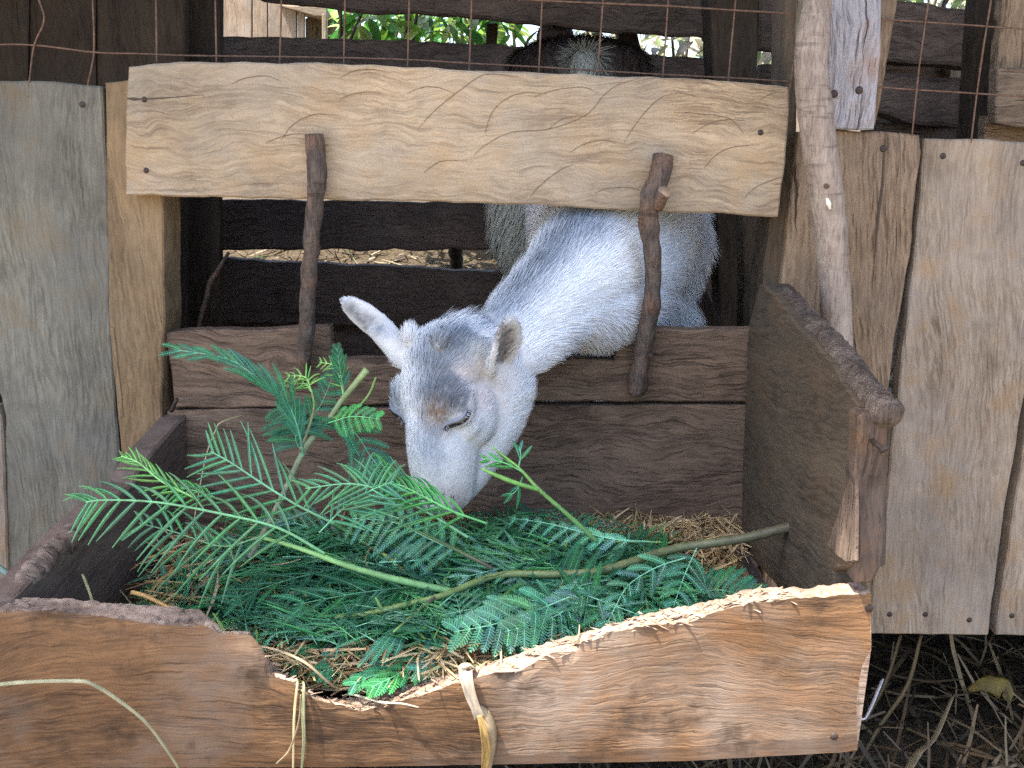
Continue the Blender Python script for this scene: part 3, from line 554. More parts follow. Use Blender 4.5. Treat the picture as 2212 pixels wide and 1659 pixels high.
# added unseen roof, eave shaped so the sun reaches only the torn front board
rz = 2.05
k_ = (rz-.47)/(-SUN.z)
def shadow_to_roof(x, y, z=.47): t = (rz-z)/(-SUN.z); return Vector((x-SUN.x*t, y-SUN.y*t, rz))
ro = [shadow_to_roof(-.75, .66), shadow_to_roof(-.33, .80), shadow_to_roof(-.24, .862), shadow_to_roof(-.10, .870), shadow_to_roof(-.03, .884), shadow_to_roof(.362, .896), shadow_to_roof(.372, .80), shadow_to_roof(.9, .78), shadow_to_roof(2.6, .80), Vector((2.1, 3.75, rz)), Vector((-2.4, 3.75, rz)), shadow_to_roof(-1.9, .6)]
o = plank('sun_blocker_roof', ro, (0, 0, 1), .03, (0, 1, 0), M['darkbrown'], step=.1, amp=.0015); tag(o, 'added out-of-view plank roof blocking the sun, its front eave stepped to shape the light', 'roof')

# ------------------------------------------------------------------ beyond the pen: shed, bushes, litter bank
sh = empty('pale_shed', P(620, 90, 4.6)); 
for k, (a, b) in enumerate(((476, 543), (546, 577), (580, 640), (643, 657))):
    o = wplank('wall_board', [(a, -60), (b, -60), (b, 190), (a, 190)], 4.6, .03, (0, 0, 1), M['shed'], step=.05, seed=70+k); attach(o, sh)
o = wplank('side_wall', [(660, 40), (700, 20), (758, 20), (758, 190), (660, 190)], 4.75, .03, (0, 0, 1), M['right_brown'], step=.05); attach(o, sh)
pr = [P(612, 10, 4.55), P(700, 16, 4.3), P(703, 36, 4.3), P(640, 22, 4.5)]
o = plank('roof', [Vector((p.x, p.y, p.z)) for p in [P(600, 12, 4.55), P(705, 14, 4.55), P(705, 34, 4.55), P(680, 34, 4.55)]], FR, .3, (1, 0, 0), M['right'], step=.05); attach(o, sh)
o = wplank('corner_post', [(696, 30), (705, 30), (702, 190), (694, 190)], 4.5, .04, (0, 0, 1), M['shed'], step=.05); attach(o, sh)
tag(sh, 'sunlit pale plank shed beyond the pen, seen through the mesh at upper left', 'shed')

def bush(name, label, region, y0, y1, n, pal, L=(.06, .13), seed=3):
    rr = random.Random(seed); V, F, C = [], [], []
    e = empty(name, P((region[0]+region[2])/2, region[3]+150, (y0+y1)/2)); b = e.location
    for i in range(n):
        c = P(rr.uniform(region[0], region[2]), rr.uniform(region[1], region[3]), rr.uniform(y0, y1)); c += Vector((rr.gauss(0, .03), 0, rr.gauss(0, .03)))
        az = rr.uniform(0, 6.28); el = rr.gauss(-.25, .5); d = Vector((math.cos(az)*math.cos(el), math.sin(az)*math.cos(el), math.sin(el)))
        s = d.cross(Vector((rr.gauss(0, .3), rr.gauss(0, .3), 1))).normalized(); up = s.cross(d); l = rr.uniform(*L); wd = l*rr.uniform(.15, .22)
        k = rr.uniform(.6, 1.3); cc = tuple(x*k for x in rr.choice(pal)); b0 = len(V)
        for j, ww in enumerate((0.05, .7, 1, .65, 0.02)):
            t = j/4; q = c-b+d*(l*t)-up*(l*.25*t*t)*1.0
            V += [q-s*wd*ww+up*wd*.35*ww, q, q+s*wd*ww+up*wd*.35*ww]; C += [cc]*3
        for j in range(4): F += [(b0+3*j, b0+3*j+1, b0+3*j+4, b0+3*j+3), (b0+3*j+1, b0+3*j+2, b0+3*j+5, b0+3*j+4)]
    lf = link('foliage', mesh('foliage', V, F, M['bushleaf'], C, sm=True), e)
    for k in range(14):
        x = rr.uniform(region[0], region[2]); yy = rr.uniform(y0, y1)
        tube('branch', [P(x, region[3]+160, yy), P(x+rr.uniform(-30, 30), region[3]+20, yy), P(x+rr.uniform(-60, 60), region[1], yy)], [.012, .008, .004], M['stick'], e, n=8, seg=6)
    tag(e, label, 'bush', 'bushes beyond the pen'); return e
bush('leafy_bush', 'bright green broad-leaved bush seen through the gap above the rail', (740, -30, 1100, 130), 3.6, 4.6, 620, [(.05, .20, .04), (.09, .28, .04), (.20, .38, .05), (.04, .13, .06), (.30, .42, .10)], seed=5)
bush('dry_bush', 'pale dry scrub seen through the small gaps right of the brown goat', (1260, 20, 1720, 190), 3.6, 4.6, 420, [(.45, .42, .30), (.30, .34, .16), (.5, .48, .40), (.2, .28, .1)], seed=8)
bush('high_bush', 'very bright foliage at the top right gap above the rough log', (1850, -50, 2160, 50), 3.4, 4.4, 200, [(.5, .6, .35), (.3, .45, .15), (.6, .6, .5)], seed=9)

def pl(rr):
    x = rr.uniform(-2.2, 2.2); y = rr.uniform(2.75, 4.4); return Vector((x, y, gz(x, y)+rr.uniform(0, .02)))
o = straws('litter_bank', 6500, pl, (.03, .14), (.0015, .004), [(.16, .13, .08), (.09, .065, .04), (.06, .09, .03), (.04, .03, .02), (.26, .22, .15)], 21); tag(o, 'straw and twig litter on the bank behind the pen', kind='stuff', cat='litter')
def pl(rr):
    x = rr.uniform(-.7, 1.5); y = rr.uniform(.55, 2.4); return Vector((x, y, gz(x, y)+abs(rr.gauss(0, .022))))
o = straws('ground_litter', 9000, pl, (.03, .15), (.0008, .0035), STRD, 22, tilt=.35); tag(o, 'dark matted straw and leaf litter on the ground under the pen', kind='stuff', cat='litter')
def pl(rr):
    x = rr.uniform(.25, 1.1); y = rr.uniform(1.2, 1.8); return Vector((x, y, gz(x, y)+.02+abs(rr.gauss(0, .03))))
o = straws('dry_stalks', 380, pl, (.06, .24), (.001, .004), [(.20, .135, .07), (.13, .085, .045), (.30, .22, .12), (.08, .055, .03)], 23, tilt=.45); tag(o, 'loose dry stalks lying across the litter at the bottom right', kind='stuff', cat='dry stalks')
def pl(rr):
    x = rr.uniform(.02, .34); return Vector((x, rr.uniform(.88, .96), .335+rr.uniform(-.01, .01)))
# ------------------------------------------------------------------ goats
def ico(c, r, rot=None, sub=3):
    bm = bmesh.new(); bmesh.ops.create_icosphere(bm, subdivisions=sub, radius=1)
    m = Matrix.Translation(c) @ ((rot or Matrix.Identity(3)).to_4x4()) @ Matrix.Diagonal((*(r if hasattr(r, '__len__') else (r, r, r)), 1))
    bm.transform(m); v = [x.co.copy() for x in bm.verts]; f = [tuple(y.index for y in x.verts) for x in bm.faces]; bm.free(); return v, f
def organic(name, prim, voxel, sm, mat):
    V, F = [], []
    for v, f in prim: b = len(V); V += v; F += [tuple(i+b for i in q) for q in f]
    me = bpy.data.meshes.new(name); me.from_pydata([tuple(v) for v in V], [], F); o = bpy.data.objects.new(name, me); COL.objects.link(o)
    m = o.modifiers.new('r', 'REMESH'); m.mode = 'VOXEL'; m.voxel_size = voxel; m.use_smooth_shade = True
    m = o.modifiers.new('s', 'SMOOTH'); m.factor = .5; m.iterations = sm
    dg = bpy.context.evaluated_depsgraph_get(); dg.update(); e = o.evaluated_get(dg); m2 = bpy.data.meshes.new_from_object(e); o.modifiers.clear(); o.data = m2
    m2.materials.clear(); m2.materials.append(mat); smooth(m2); m2.name = name; return o
def limb(pts, rads, n=14, sub=2, sq=None):
    sp = spline([Vector(p) for p in pts], n*(len(pts)-1)); rr = interp(rads, n*(len(pts)-1)); 
    vs, fs = tube_data(sp, rr, 20, 0, 0, True); out = [(vs, fs), ico(sp[0], rr[0], sub=2), ico(sp[-1], rr[-1], sub=2)]
    return out
def sheet(grid, thick):   # thick curved sheet from rows of points
    n, m = len(grid), len(grid[0]); V = []; 
    nr = [[None]*m for _ in range(n)]
    for i in range(n):
        for j in range(m):
            a = grid[min(i+1, n-1)][j]-grid[max(i-1, 0)][j]; b = grid[i][min(j+1, m-1)]-grid[i][max(j-1, 0)]; nr[i][j] = a.cross(b).normalized()
    for s in (1, -1):
        for i in range(n):
            for j in range(m): V.append(grid[i][j]+nr[i][j]*thick*.5*s)
    F = []; o = n*m
    for i in range(n-1):
        for j in range(m-1):
            a = i*m+j; F.append((a, a+1, a+m+1, a+m)); F.append((o+a, o+a+m, o+a+m+1, o+a+1))
    for i in range(n-1):
        for j in (0, m-1): a = i*m+j; q = (a, a+m, o+a+m, o+a); F.append(q if j == 0 else q[::-1])
    for j in range(m-1):
        for i in (0, n-1): a = i*m+j; q = (a, o+a, o+a+1, a+1); F.append(q if i == 0 else q[::-1])
    return V, F
# ---- head frame of the feeding goat (L = its left, F = towards the nose, T = out of the forehead)
HF = Vector((-.02, -.10, -1.0)).normalized()
HT = Vector((-.58, -.80, .10)); HT = (HT-HF*HT.dot(HF)).normalized()
HL = HT.cross(HF).normalized()
if HL.x < 0: HL = -HL
HS = 1.02
HO = P(901, 888, 1.100)                      # between the eyes, on the forehead surface
HR = Matrix((HL, HF, HT)).transposed()
def H(l, f, t): return HO + (HL*l + HF*f + HT*t)*HS
def he(l, f, t, a, b, c, tilt=0): 
    rot = HR @ Matrix.Rotation(tilt, 3, 'X'); return ico(H(l, f, t), (a*HS, b*HS, c*HS), rot)
prim = [he(0, -.050, -.054, .053, .048, .050), he(0, -.015, -.032, .046, .058, .036), he(0, -.040, -.026, .036, .045, .026)]
prim += limb([H(0, -.01, -.044), H(0, .035, -.046), H(0, .068, -.048), H(0, .094, -.050)], [.045, .044, .042, .038])
prim += limb([H(0, .02, -.026), H(0, .055, -.026), H(0, .078, -.030), H(0, .104, -.040)], [.031, .029, .027, .025])
for s in (-1, 1):
    prim += limb([H(s*.030, -.055, -.086), H(s*.031, -.015, -.108), H(s*.022, .035, -.104), H(s*.010, .088, -.082)], [.040, .042, .036, .025])
    prim += [he(s*.041, -.008, -.026, .018, .026, .017), he(s*.042, .014, -.042, .013, .020, .014), he(s*.036, .004, -.062, .022, .044, .030), he(s*.018, .102, -.040, .015, .017, .016)]
prim += [he(0, .102, -.052, .035, .025, .028), he(0, .094, -.080, .028, .028, .020), he(0, .01, -.105, .030, .07, .026)]
prim += [he(-.022, -.080, -.012, .010, .012, .010), he(.022, -.080, -.012, .010, .012, .010)]
# neck -> chest -> trunk, all in the pen's space
nk = [H(0, -.060, -.070), P(1064, 758, 1.19), P(1130, 695, 1.215), P(1203, 628, 1.25), P(1268, 572, 1.31), P(1318, 540, 1.40), P(1340, 520, 1.52)]
prim += limb(nk, [.046, .043, .048, .057, .077, .105, .125], 10)
prim += limb([P(1100, 780, 1.18), P(1150, 720, 1.215), P(1215, 655, 1.26), P(1290, 640, 1.34), P(1325, 640, 1.45)], [.034, .045, .058, .080, .100], 10)
prim += [ico(P(1290, 650, 1.50), (.115, .13, .13)), ico(P(1350, 540, 1.56), (.125, .15, .14)), ico(P(1375, 585, 1.50), (.075, .09, .13)), ico(P(1245, 560, 1.54), (.07, .09, .12))]
prim += limb([P(1345, 520, 1.56), P(1320, 470, 1.72), P(1310, 450, 1.95), P(1300, 430, 2.12)], [.135, .145, .150, .120], 10)
fz = .262
def leg(x, y, ztop, knee, r):
    return limb([Vector((x, y, ztop)), Vector((x*1.0+.0, y+knee*.3, ztop*.55+fz*.45+.02)), Vector((x, y-knee*.2, ztop*.25+fz*.75)), Vector((x, y, fz+.02))], [r, r*.55, r*.42, r*.42], 8)
cx = P(1330, 640, 1.5)
for s in (-1, 1):
    prim += leg(cx.x+s*.075, 1.50, cx.z-.03, .02, .05)
    prim += leg(cx.x+s*.07-.02, 2.06, cx.z+.02, .08, .062)
# ears: cupped sheets
def ear(base, tip, wid, face, cup, n=14, m=9, droop=0.0, bendv=Vector((0, 0, 0)), th=.0075):
    g = []; ax = (tip-base); L = ax.length; ax.normalize(); sd = ax.cross(face).normalized(); fc = sd.cross(ax).normalized()
    for i in range(n):
        t = i/(n-1); wdt = wid*(.42+.58*math.sin(min(1, t*1.9)*math.pi/2))*(1 if t < .55 else math.sqrt(max(0.02, 1-((t-.55)/.46)**2)))
        row = []; cc = base+ax*L*t + bendv*(t*t) 
        for j in range(m):
            a = (j/(m-1)-.5)*2*(cup*(1.15-.75*t)); ac_ = min(abs(cup)*(1.15-.75*t), 1.5); rad = wdt/math.sin(ac_); a = (j/(m-1)-.5)*2*ac_*(1 if cup > 0 else -1)
            row.append(cc + sd*math.sin(a)*rad + fc*((1-math.cos(a))*rad*(1 if cup > 0 else -1)))
        g.append(row)
    return sheet(g, th)
# its right ear (left in the photo): sideways and up
eb1, et1 = P(872, 752, 1.165), P(739, 652, 1.150)
prim += [ear(eb1, et1, .0165, Vector((.25, -.85, -.5)), -1.0, bendv=Vector((0, 0, .004)))]
prim += limb([P(885, 770, 1.165), P(850, 742, 1.162), P(815, 716, 1.158)], [.020, .0165, .011], 6)
# its left ear (right in the photo): up and towards the camera, hollow turned to us
eb2, et2 = P(1064, 806, 1.135), P(1090, 684, 1.085)
prim += [ear(eb2, et2, .0235, Vector((.70, -.71, .05)), 1.2, bendv=Vector((.004, -.006, 0)))]
prim += limb([H(.035, -.06, -.055), P(1040, 790, 1.142), P(1046, 760, 1.128)], [.026, .0215, .013], 6)
goat = organic('goat', prim, .0030, 7, M['skin'])

def bvh_of(o):
    me = o.data; return BVHTree.FromPolygons([v.co.copy() for v in me.vertices], [tuple(p.vertices) for p in me.polygons])
BV = bvh_of(goat)
def hit(u, v, bv=None):
    h = (bv or BV).ray_cast(CAM, ray(u, v).normalized()); return h[0]
WH = (.90, .94, .97)
patches = []   # (centre, radius, colour, strength) painted on the coat, chest shade included
def patch(u, v, r, col, k=.8, bv=None, sx=1):
    p = hit(u, v, bv)
    if p is not None: patches.append((np.array(p), r, np.array(col), k))
GR, DG, TN, PK, BK = (.31, .37, .44), (.13, .16, .20), (.32, .22, .14), (.62, .54, .52), (.05, .05, .06)
for a in [(1262, 470, .028, GR, .95), (1275, 500, .018, GR, .6), (1235, 500, .026, GR, .95), (1208, 528, .026, GR, .95), (1178, 562, .024, GR, .9), (1150, 596, .022, GR, .9), (1120, 632, .021, GR, .85), (1088, 668, .020, GR, .8), (1055, 695, .018, GR, .7), (1225, 488, .014, DG, .5), (1190, 530, .014, DG, .5), (1150, 580, .012, DG, .5), (1105, 632, .012, DG, .45),
          (985, 720, .020, GR, .85), (950, 735, .020, GR, .85), (1000, 745, .020, GR, .85), (925, 760, .017, GR, .7), (965, 775, .018, GR, .75), (1020, 775, .014, DG, .5), (905, 790, .012, GR, .6), (930, 805, .014, GR, .85), (945, 850, .014, DG, .7), (955, 820, .012, DG, .6), (925, 845, .013, GR, .8),
          (975, 855, .013, DG, .75), (990, 875, .010, DG, .65), (905, 860, .012, GR, .5), (962, 880, .011, DG, .8), (948, 868, .011, DG, .8), (985, 862, .010, DG, .7), (1005, 885, .007, DG, .5), (958, 908, .007, BK, .6), (940, 800, .013, DG, .6), (975, 745, .014, DG, .6), (1000, 728, .012, DG, .5), (930, 870, .010, DG, .6), (940, 900, .012, TN, .9), (932, 920, .010, TN, .8), (950, 935, .009, DG, .5), (915, 910, .009, DG, .6), (975, 880, .008, BK, .5), (965, 925, .007, BK, .6), (958, 940, .006, PK, .5),
          (852, 868, .014, DG, .9), (850, 890, .012, DG, .9), (858, 915, .010, TN, .7), (850, 845, .011, GR, .8), (868, 800, .010, GR, .4), (955, 845, .012, DG, .6), (1000, 815, .014, PK, .5), (1025, 840, .015, PK, .45), (1045, 870, .016, PK, .35), (1035, 800, .010, TN, .25), (1060, 845, .018, PK, .35), (970, 840, .010, DG, .5),
          (920, 955, .014, GR, .5), (915, 990, .014, GR, .45), (935, 970, .012, GR, .45), (950, 1000, .012, GR, .25), (980, 1075, .012, PK, .6), (1000, 1090, .010, PK, .6), (900, 1020, .012, (.55, .6, .56), .6), (978, 1082, .004, BK, .9), (955, 1072, .004, BK, .6),
          (760, 668, .006, DG, .9), (780, 692, .005, DG, .9), (803, 694, .005, DG, .9), (818, 716, .005, DG, .8), (790, 708, .004, DG, .8), (755, 665, .007, DG, .65), (772, 680, .007, DG, .6), (795, 700, .007, DG, .6), (822, 705, .006, DG, .5), (835, 722, .006, GR, .5), (812, 725, .006, GR, .5), (745, 655, .006, GR, .6), (790, 682, .005, DG, .5),
          (1030, 760, .014, (.5, .54, .52), .6),
          (1450, 520, .05, (.62, .68, .78), .6), (1300, 735, .05, (.62, .66, .72), .4), (1230, 745, .02, GR, .4)]: patch(*a)  # the two low chest tints paint in the shade under the neck
# inside of the ear: short brown hair
for u, v in ((1085, 708), (1090, 725), (1090, 745), (1086, 762), (1098, 718), (1098, 738), (1080, 730), (1080, 750), (1084, 775)): patch(u, v, .0088, (.085, .06, .045), 1.0)
for u, v in ((1092, 722), (1080, 760), (1088, 738)): patch(u, v, .004, BK, .7)
def paint(pts, base, plist, seed=0):
    C = np.tile(np.array(base, float), (len(pts), 1)); rg = np.random.default_rng(seed)
    C *= rg.uniform(.86, 1.08, (len(pts), 1))
    for c, r, col, k in plist:
        d = np.linalg.norm(pts-c, axis=1)/r; wgt = min(1, k*1.35)*np.exp(-(d**2)*.75)*rg.uniform(.35, 1.35, len(pts)); wgt = np.clip(wgt, 0, 1)[:, None]
        C = C*(1-wgt)+col*rg.uniform(.75, 1.2, (len(pts), 1))*wgt
    return np.clip(C, .01, .92)
def coat(body, guides, n, plist, base, name='coat', seed=1, ymax=1.75, wdt=.00042, region=None, skin=(.6, .58, .56), cut=None):
    me = body.data; nv = len(me.vertices); co = np.zeros(nv*3); me.vertices.foreach_get('co', co); co = co.reshape(-1, 3)
    no = np.zeros(nv*3); me.vertices.foreach_get('normal', no); no = no.reshape(-1, 3)
    me.calc_loop_triangles(); nt_ = len(me.loop_triangles); tr = np.zeros(nt_*3, np.int64); me.loop_triangles.foreach_get('vertices', tr); tr = tr.reshape(-1, 3)
    A = co[tr[:, 0]]; B = co[tr[:, 1]]; Cc = co[tr[:, 2]]; ar = np.linalg.norm(np.cross(B-A, Cc-A), axis=1); cen = (A+B+Cc)/3
    wt = ar.copy(); wt[cen[:, 1] > ymax] *= .12; 
    if region is not None: wt *= region(cen)
    rg = np.random.default_rng(seed); idx = rg.choice(nt_, n, p=wt/wt.sum()); a = rg.random((n, 2)); sw = a.sum(1) > 1; a[sw] = 1-a[sw]
    T = tr[idx]; b0 = 1-a.sum(1); pts = co[T[:, 0]]*b0[:, None]+co[T[:, 1]]*a[:, :1]+co[T[:, 2]]*a[:, 1:]
    N = no[T[:, 0]]*b0[:, None]+no[T[:, 1]]*a[:, :1]+no[T[:, 2]]*a[:, 1:]; N /= np.linalg.norm(N, axis=1, keepdims=True)
    gp = np.array([g[0] for g in guides]); gd = np.array([g[1] for g in guides]); gl = np.array([g[2] for g in guides]); gf = np.array([g[3] for g in guides])
    d2 = ((pts[:, None]-gp[None])**2).sum(2); W_ = 1/(d2+.0003)**2; W_ /= W_.sum(1, keepdims=True)
    D = W_@gd; ln = W_@gl; lf = W_@gf
    D -= N*(D*N).sum(1, keepdims=True); D /= np.linalg.norm(D, axis=1, keepdims=True)+1e-9
    # locks: neighbouring hairs lean together
    q = np.array([noise.noise_vector(Vector(p*85)) for p in pts]); D = D+q*.42+rg.normal(0, .11, (n, 3)); D -= N*(D*N).sum(1, keepdims=True); D /= np.linalg.norm(D, axis=1, keepdims=True)+1e-9
    ln = ln*rg.uniform(.8, 1.5, n); lf = lf*rg.uniform(.2, 1.1, n)
    if cut is not None:
        dm = np.min(np.linalg.norm(pts[:, None]-cut[None], axis=2), axis=1); ln = np.where(dm < .0045, .0012, np.where(dm < .009, ln*.55, ln))
    S = np.cross(N, D); w0 = wdt*rg.uniform(.7, 1.3, n)
    V = np.zeros((n, 7, 3)); 
    for j, t in enumerate((0, .4, .75)):
        c = pts - N*.0006 + D*(ln*t)[:, None] + N*(ln*lf*(t-.45*t*t))[:, None]; ww = (w0*(1, .95, .6)[j])[:, None]
        V[:, 2*j] = c-S*ww; V[:, 2*j+1] = c+S*ww
    V[:, 6] = pts+D*ln[:, None]+N*(ln*lf*.55)[:, None]
    Cl = paint(pts, base, plist, seed); C7 = np.repeat(Cl[:, None], 7, 1)*np.array([.8, .8, .95, .95, 1.05, 1.05, 1.1])[None, :, None]
    k = np.arange(n)[:, None]*7; F = np.concatenate([k+np.array([[0, 1, 3, 2]]), k+np.array([[2, 3, 5, 4]])]).tolist() + (k+np.array([[4, 5, 6]])).tolist()
    m2 = mesh(name, V.reshape(-1, 3), F, M['fur'], np.clip(C7.reshape(-1, 3), 0, .95), sm=True)
    o = link(name, m2, body)
    cs = np.ones((nv, 4), np.float32); cs[:, :3] = paint(co, base, plist, 5)*.55 + np.array(skin)*.2
    at = me.color_attributes.new('Col', 'FLOAT_COLOR', 'POINT'); at.data.foreach_set('color', cs.ravel())
    return o
def dvec(a, b): return np.array((b-a).normalized())
G_ = []
def gd_(p, d, l, f): G_.append((np.array(p), np.array(d), l, f))
up_ = -HF
gd_(H(0, .13, -.02), up_, .0055, .25); gd_(H(.02, .12, -.06), up_, .006, .25); gd_(H(0, .08, -.015), up_, .0065, .22); gd_(H(.03, .06, -.05), up_+HL*.4, .008, .25); gd_(H(-.03, .06, -.05), up_-HL*.4, .008, .25)
gd_(H(0, .02, 0), up_+HT*.1, .010, .35); gd_(H(.0, -.03, .01), up_, .013, .5); gd_(H(0, -.07, 0), up_-HT*.3, .015, .55); gd_(H(.04, -.04, -.03), up_*.5+HL*.6-HT*.4, .011, .35); gd_(H(-.04, -.04, -.03), up_*.5-HL*.6-HT*.4, .011, .35)
gd_(H(.05, .0, -.07), up_*.6+HL*.3-HT*.8, .011, .3); gd_(H(.04, -.04, -.11), up_*.6-HT, .016, .4); gd_(H(0, .03, -.12), -HT+up_*.3, .013, .4)
cr = [P(1000, 700, 1.2), P(1090, 610, 1.22), P(1170, 510, 1.27), P(1250, 440, 1.35), P(1400, 300, 1.5)]
for a, b in zip(cr, cr[1:]): gd_(a, dvec(a, b), .026, .42)
md = [P(1080, 740, 1.13), P(1180, 650, 1.15), P(1270, 590, 1.2), P(1370, 500, 1.35), P(1450, 450, 1.5)]
for a, b in zip(md, md[1:]): gd_(a, dvec(a, b), .016, .25)
lw_ = [P(1120, 830, 1.18), P(1180, 770, 1.2), P(1260, 720, 1.25), P(1330, 700, 1.35)]
for a, b in zip(lw_, lw_[1:]): gd_(a, dvec(a, b)+np.array((0, 0, -.5)), .022, .35)
gd_(P(1300, 740, 1.42), (.1, 0, -1), .034, .35); gd_(P(1440, 600, 1.5), (.5, .3, -.8), .034, .35); gd_(P(1490, 500, 1.55), (.6, .4, -.6), .034, .35); gd_(Vector((.1, 2.0, .8)), (0, .5, -.8), .03, .3)
gd_(eb1, dvec(eb1, et1), .006, .2); gd_(et1, dvec(eb1, et1), .0045, .15); gd_(eb1.lerp(et1, .5), dvec(eb1, et1), .005, .2)
gd_(eb2, dvec(eb2, et2), .006, .25); gd_(et2, dvec(eb2, et2), .004, .2); gd_(eb2.lerp(et2, .5), dvec(eb2, et2), .0045, .2)
hx = np.array(HO)
def reg(c): return np.where(np.linalg.norm(c-hx, axis=1) < .17, 1.9, 1.0)
eyeR = [hit(u, v) for u, v in ((1013, 884), (1009, 896), (1001, 906), (990, 912), (978, 916), (967, 921), (960, 930))]
eyeL = []
for p in eyeR:
    q_ = HR.transposed() @ (p-HO); q_.x = -q_.x; eyeL.append(BV.find_nearest(HO + HR @ q_)[0])
cutp = np.array([tuple(p) for p in eyeR+eyeL])
coat(goat, G_, 120000, patches, WH, ymax=1.62, region=reg, seed=3, cut=cutp)
tag(goat, 'white and grey goat with its head lowered through the opening, eating leaves from the trough', 'goat', 'goats in the pen')
# eyes: nearly shut, a dark curved slit under a furred lid
for side in (1, -1):
    ep = eyeR if side == 1 else eyeL
    nr = [(p-H(0, .0, -.045)).normalized() for p in ep]
    def strip(name, off, wid, lift, mat, col, seg=8):
        pts = [p+n_*lift+off*b_ for p, n_, b_ in zip(ep, nr, bs)]; sp = spline(pts, 24); vs_, fs_ = tube_data([x-sp[0] for x in sp], interp(wid, 24), seg, .08, 3, True, 200)
        return link(name, mesh(name, vs_, fs_, mat, [col]*len(vs_), sm=True), goat, sp[0])
    bs = []
    for i, p in enumerate(ep):
        t_ = (ep[min(i+1, len(ep)-1)]-ep[max(i-1, 0)]).normalized(); b_ = nr[i].cross(t_).normalized()
        if b_.dot(HF) > 0: b_ = -b_
        bs.append(b_)
    e = strip('eye', 0.0, [.0008, .0022, .0030, .0034, .0030, .0022, .0008], .0010, M['eye'], (.02, .015, .012))
    strip('upper_lid', .0036, [.0010, .0020, .0026, .0028, .0026, .0020, .0010], .0004, M['skin'], (.20, .22, .26))
    strip('lower_lid', -.0030, [.0006, .0012, .0015, .0016, .0015, .0012, .0006], .0003, M['skin'], (.10, .085, .085))
    LV, LF = [], []
    for k in range(30):
        f = rnd.random()*(len(ep)-1.01); i = int(f); p0 = ep[i].lerp(ep[i+1], f-i)+nr[i]*.0032+bs[i]*.002; d = (-bs[i]*.8+nr[i]*.5+Vector((rnd.gauss(0, .2), rnd.gauss(0, .2), rnd.gauss(0, .2)))).normalized()
        L_ = rnd.uniform(.004, .008); s2 = nr[i].cross(d).normalized()*.0003; b = len(LV); LV += [p0-s2-ep[0], p0+s2-ep[0], p0+d*L_-ep[0]]; LF.append((b, b+1, b+2))
    link('lashes', mesh('lashes', LV, LF, M['fur'], [(.32, .36, .42)]*len(LV)), goat, ep[0])

# ---- second goat, brown, standing deeper in the pen with its pale rump turned to us
by = 1.98; rx = (1250-1106)/FOC*by*1.0
rp = P(1250, 150, by)
R2 = Vector((rx, by, 0))
prim = []
zt = P(1250, 150, by).z
prim += limb([Vector((rx, by+.02, zt-.15)), Vector((rx, by+.28, zt-.13)), Vector((rx-.02, by+.52, zt-.12))], [.135, .15, .14], 8)
prim += [ico(Vector((rx-.05, by+.05, zt-.08)), (.09, .12, .10)), ico(Vector((rx+.05, by+.05, zt-.08)), (.09, .12, .10)), ico(Vector((rx, by+.10, zt+.01)), (.14, .14, .055))]
for s in (-1, 1):
    xx = rx+s*.088
    prim += limb([Vector((xx, by+.04, zt-.14)), Vector((xx+s*.005, by+.01, zt-.30)), Vector((xx, by+.07, zt-.44)), Vector((xx, by+.03, zt-.62)), Vector((xx, by+.04, fz+.02))], [.095, .080, .045, .026, .024], 8)
    prim += limb([Vector((rx+s*.08, by+.52, zt-.2)), Vector((rx+s*.08, by+.52, zt-.5)), Vector((rx+s*.08, by+.52, fz+.02))], [.06, .03, .024], 8)
prim += limb([Vector((rx-.02, by+.52, zt-.08)), Vector((rx-.02, by+.66, zt-.0)), Vector((rx-.02, by+.70, zt+.10))], [.09, .065, .055], 8)
prim += [ico(Vector((rx-.02, by+.76, zt+.12)), (.05, .09, .055))]
prim += limb([Vector((rx, by-.02, zt-.01)), Vector((rx, by-.085, zt+.000)), Vector((rx, by-.12, zt-.05))], [.026, .030, .022], 6)
goat2 = organic('goat', prim, .006, 5, M['skin'])
BR = (.085, .060, .045); OW = (.60, .60, .50)
pl2 = [(np.array((rx+a_, by+b_, zt+c_)), r_, np.array(OW), 1.0) for a_, b_, c_, r_ in [(0, -.13, .01, .05), (0, -.10, .04, .045), (-.03, -.08, .03, .03), (.03, -.08, .03, .03), (0, -.12, -.06, .06), (-.09, -.06, -.22, .09), (-.12, -.03, -.30, .09), (.09, -.06, -.22, .09), (-.15, 0, -.24, .07), (-.09, -.03, -.40, .08), (.1, -.03, -.35, .1)]]
g2 = [(np.array((rx+a, by+b, zt+c)), np.array(d), l, f) for a, b, c, d, l, f in [(0, .2, .05, (0, -1, -.2), .03, .3), (0, -.05, .02, (0, -.8, -.5), .045, .6), (-.1, 0, -.15, (-.4, -.2, -1), .045, .45), (.1, 0, -.15, (.4, -.2, -1), .045, .45), (0, -.05, -.15, (0, -.3, -1), .04, .4), (-.15, 0, -.3, (-.5, 0, -1), .045, .4), (.15, 0, -.3, (.3, 0, -1), .04, .4), (0, .5, 0, (0, -1, -.3), .03, .3)]]
coat(goat2, g2, 34000, pl2, BR, seed=8, ymax=2.2, wdt=.0007, skin=(.08, .06, .05))
tag(goat2, 'brown goat with pale rump and thighs standing deeper in the pen, behind the feeding goat', 'goat', 'goats in the pen')

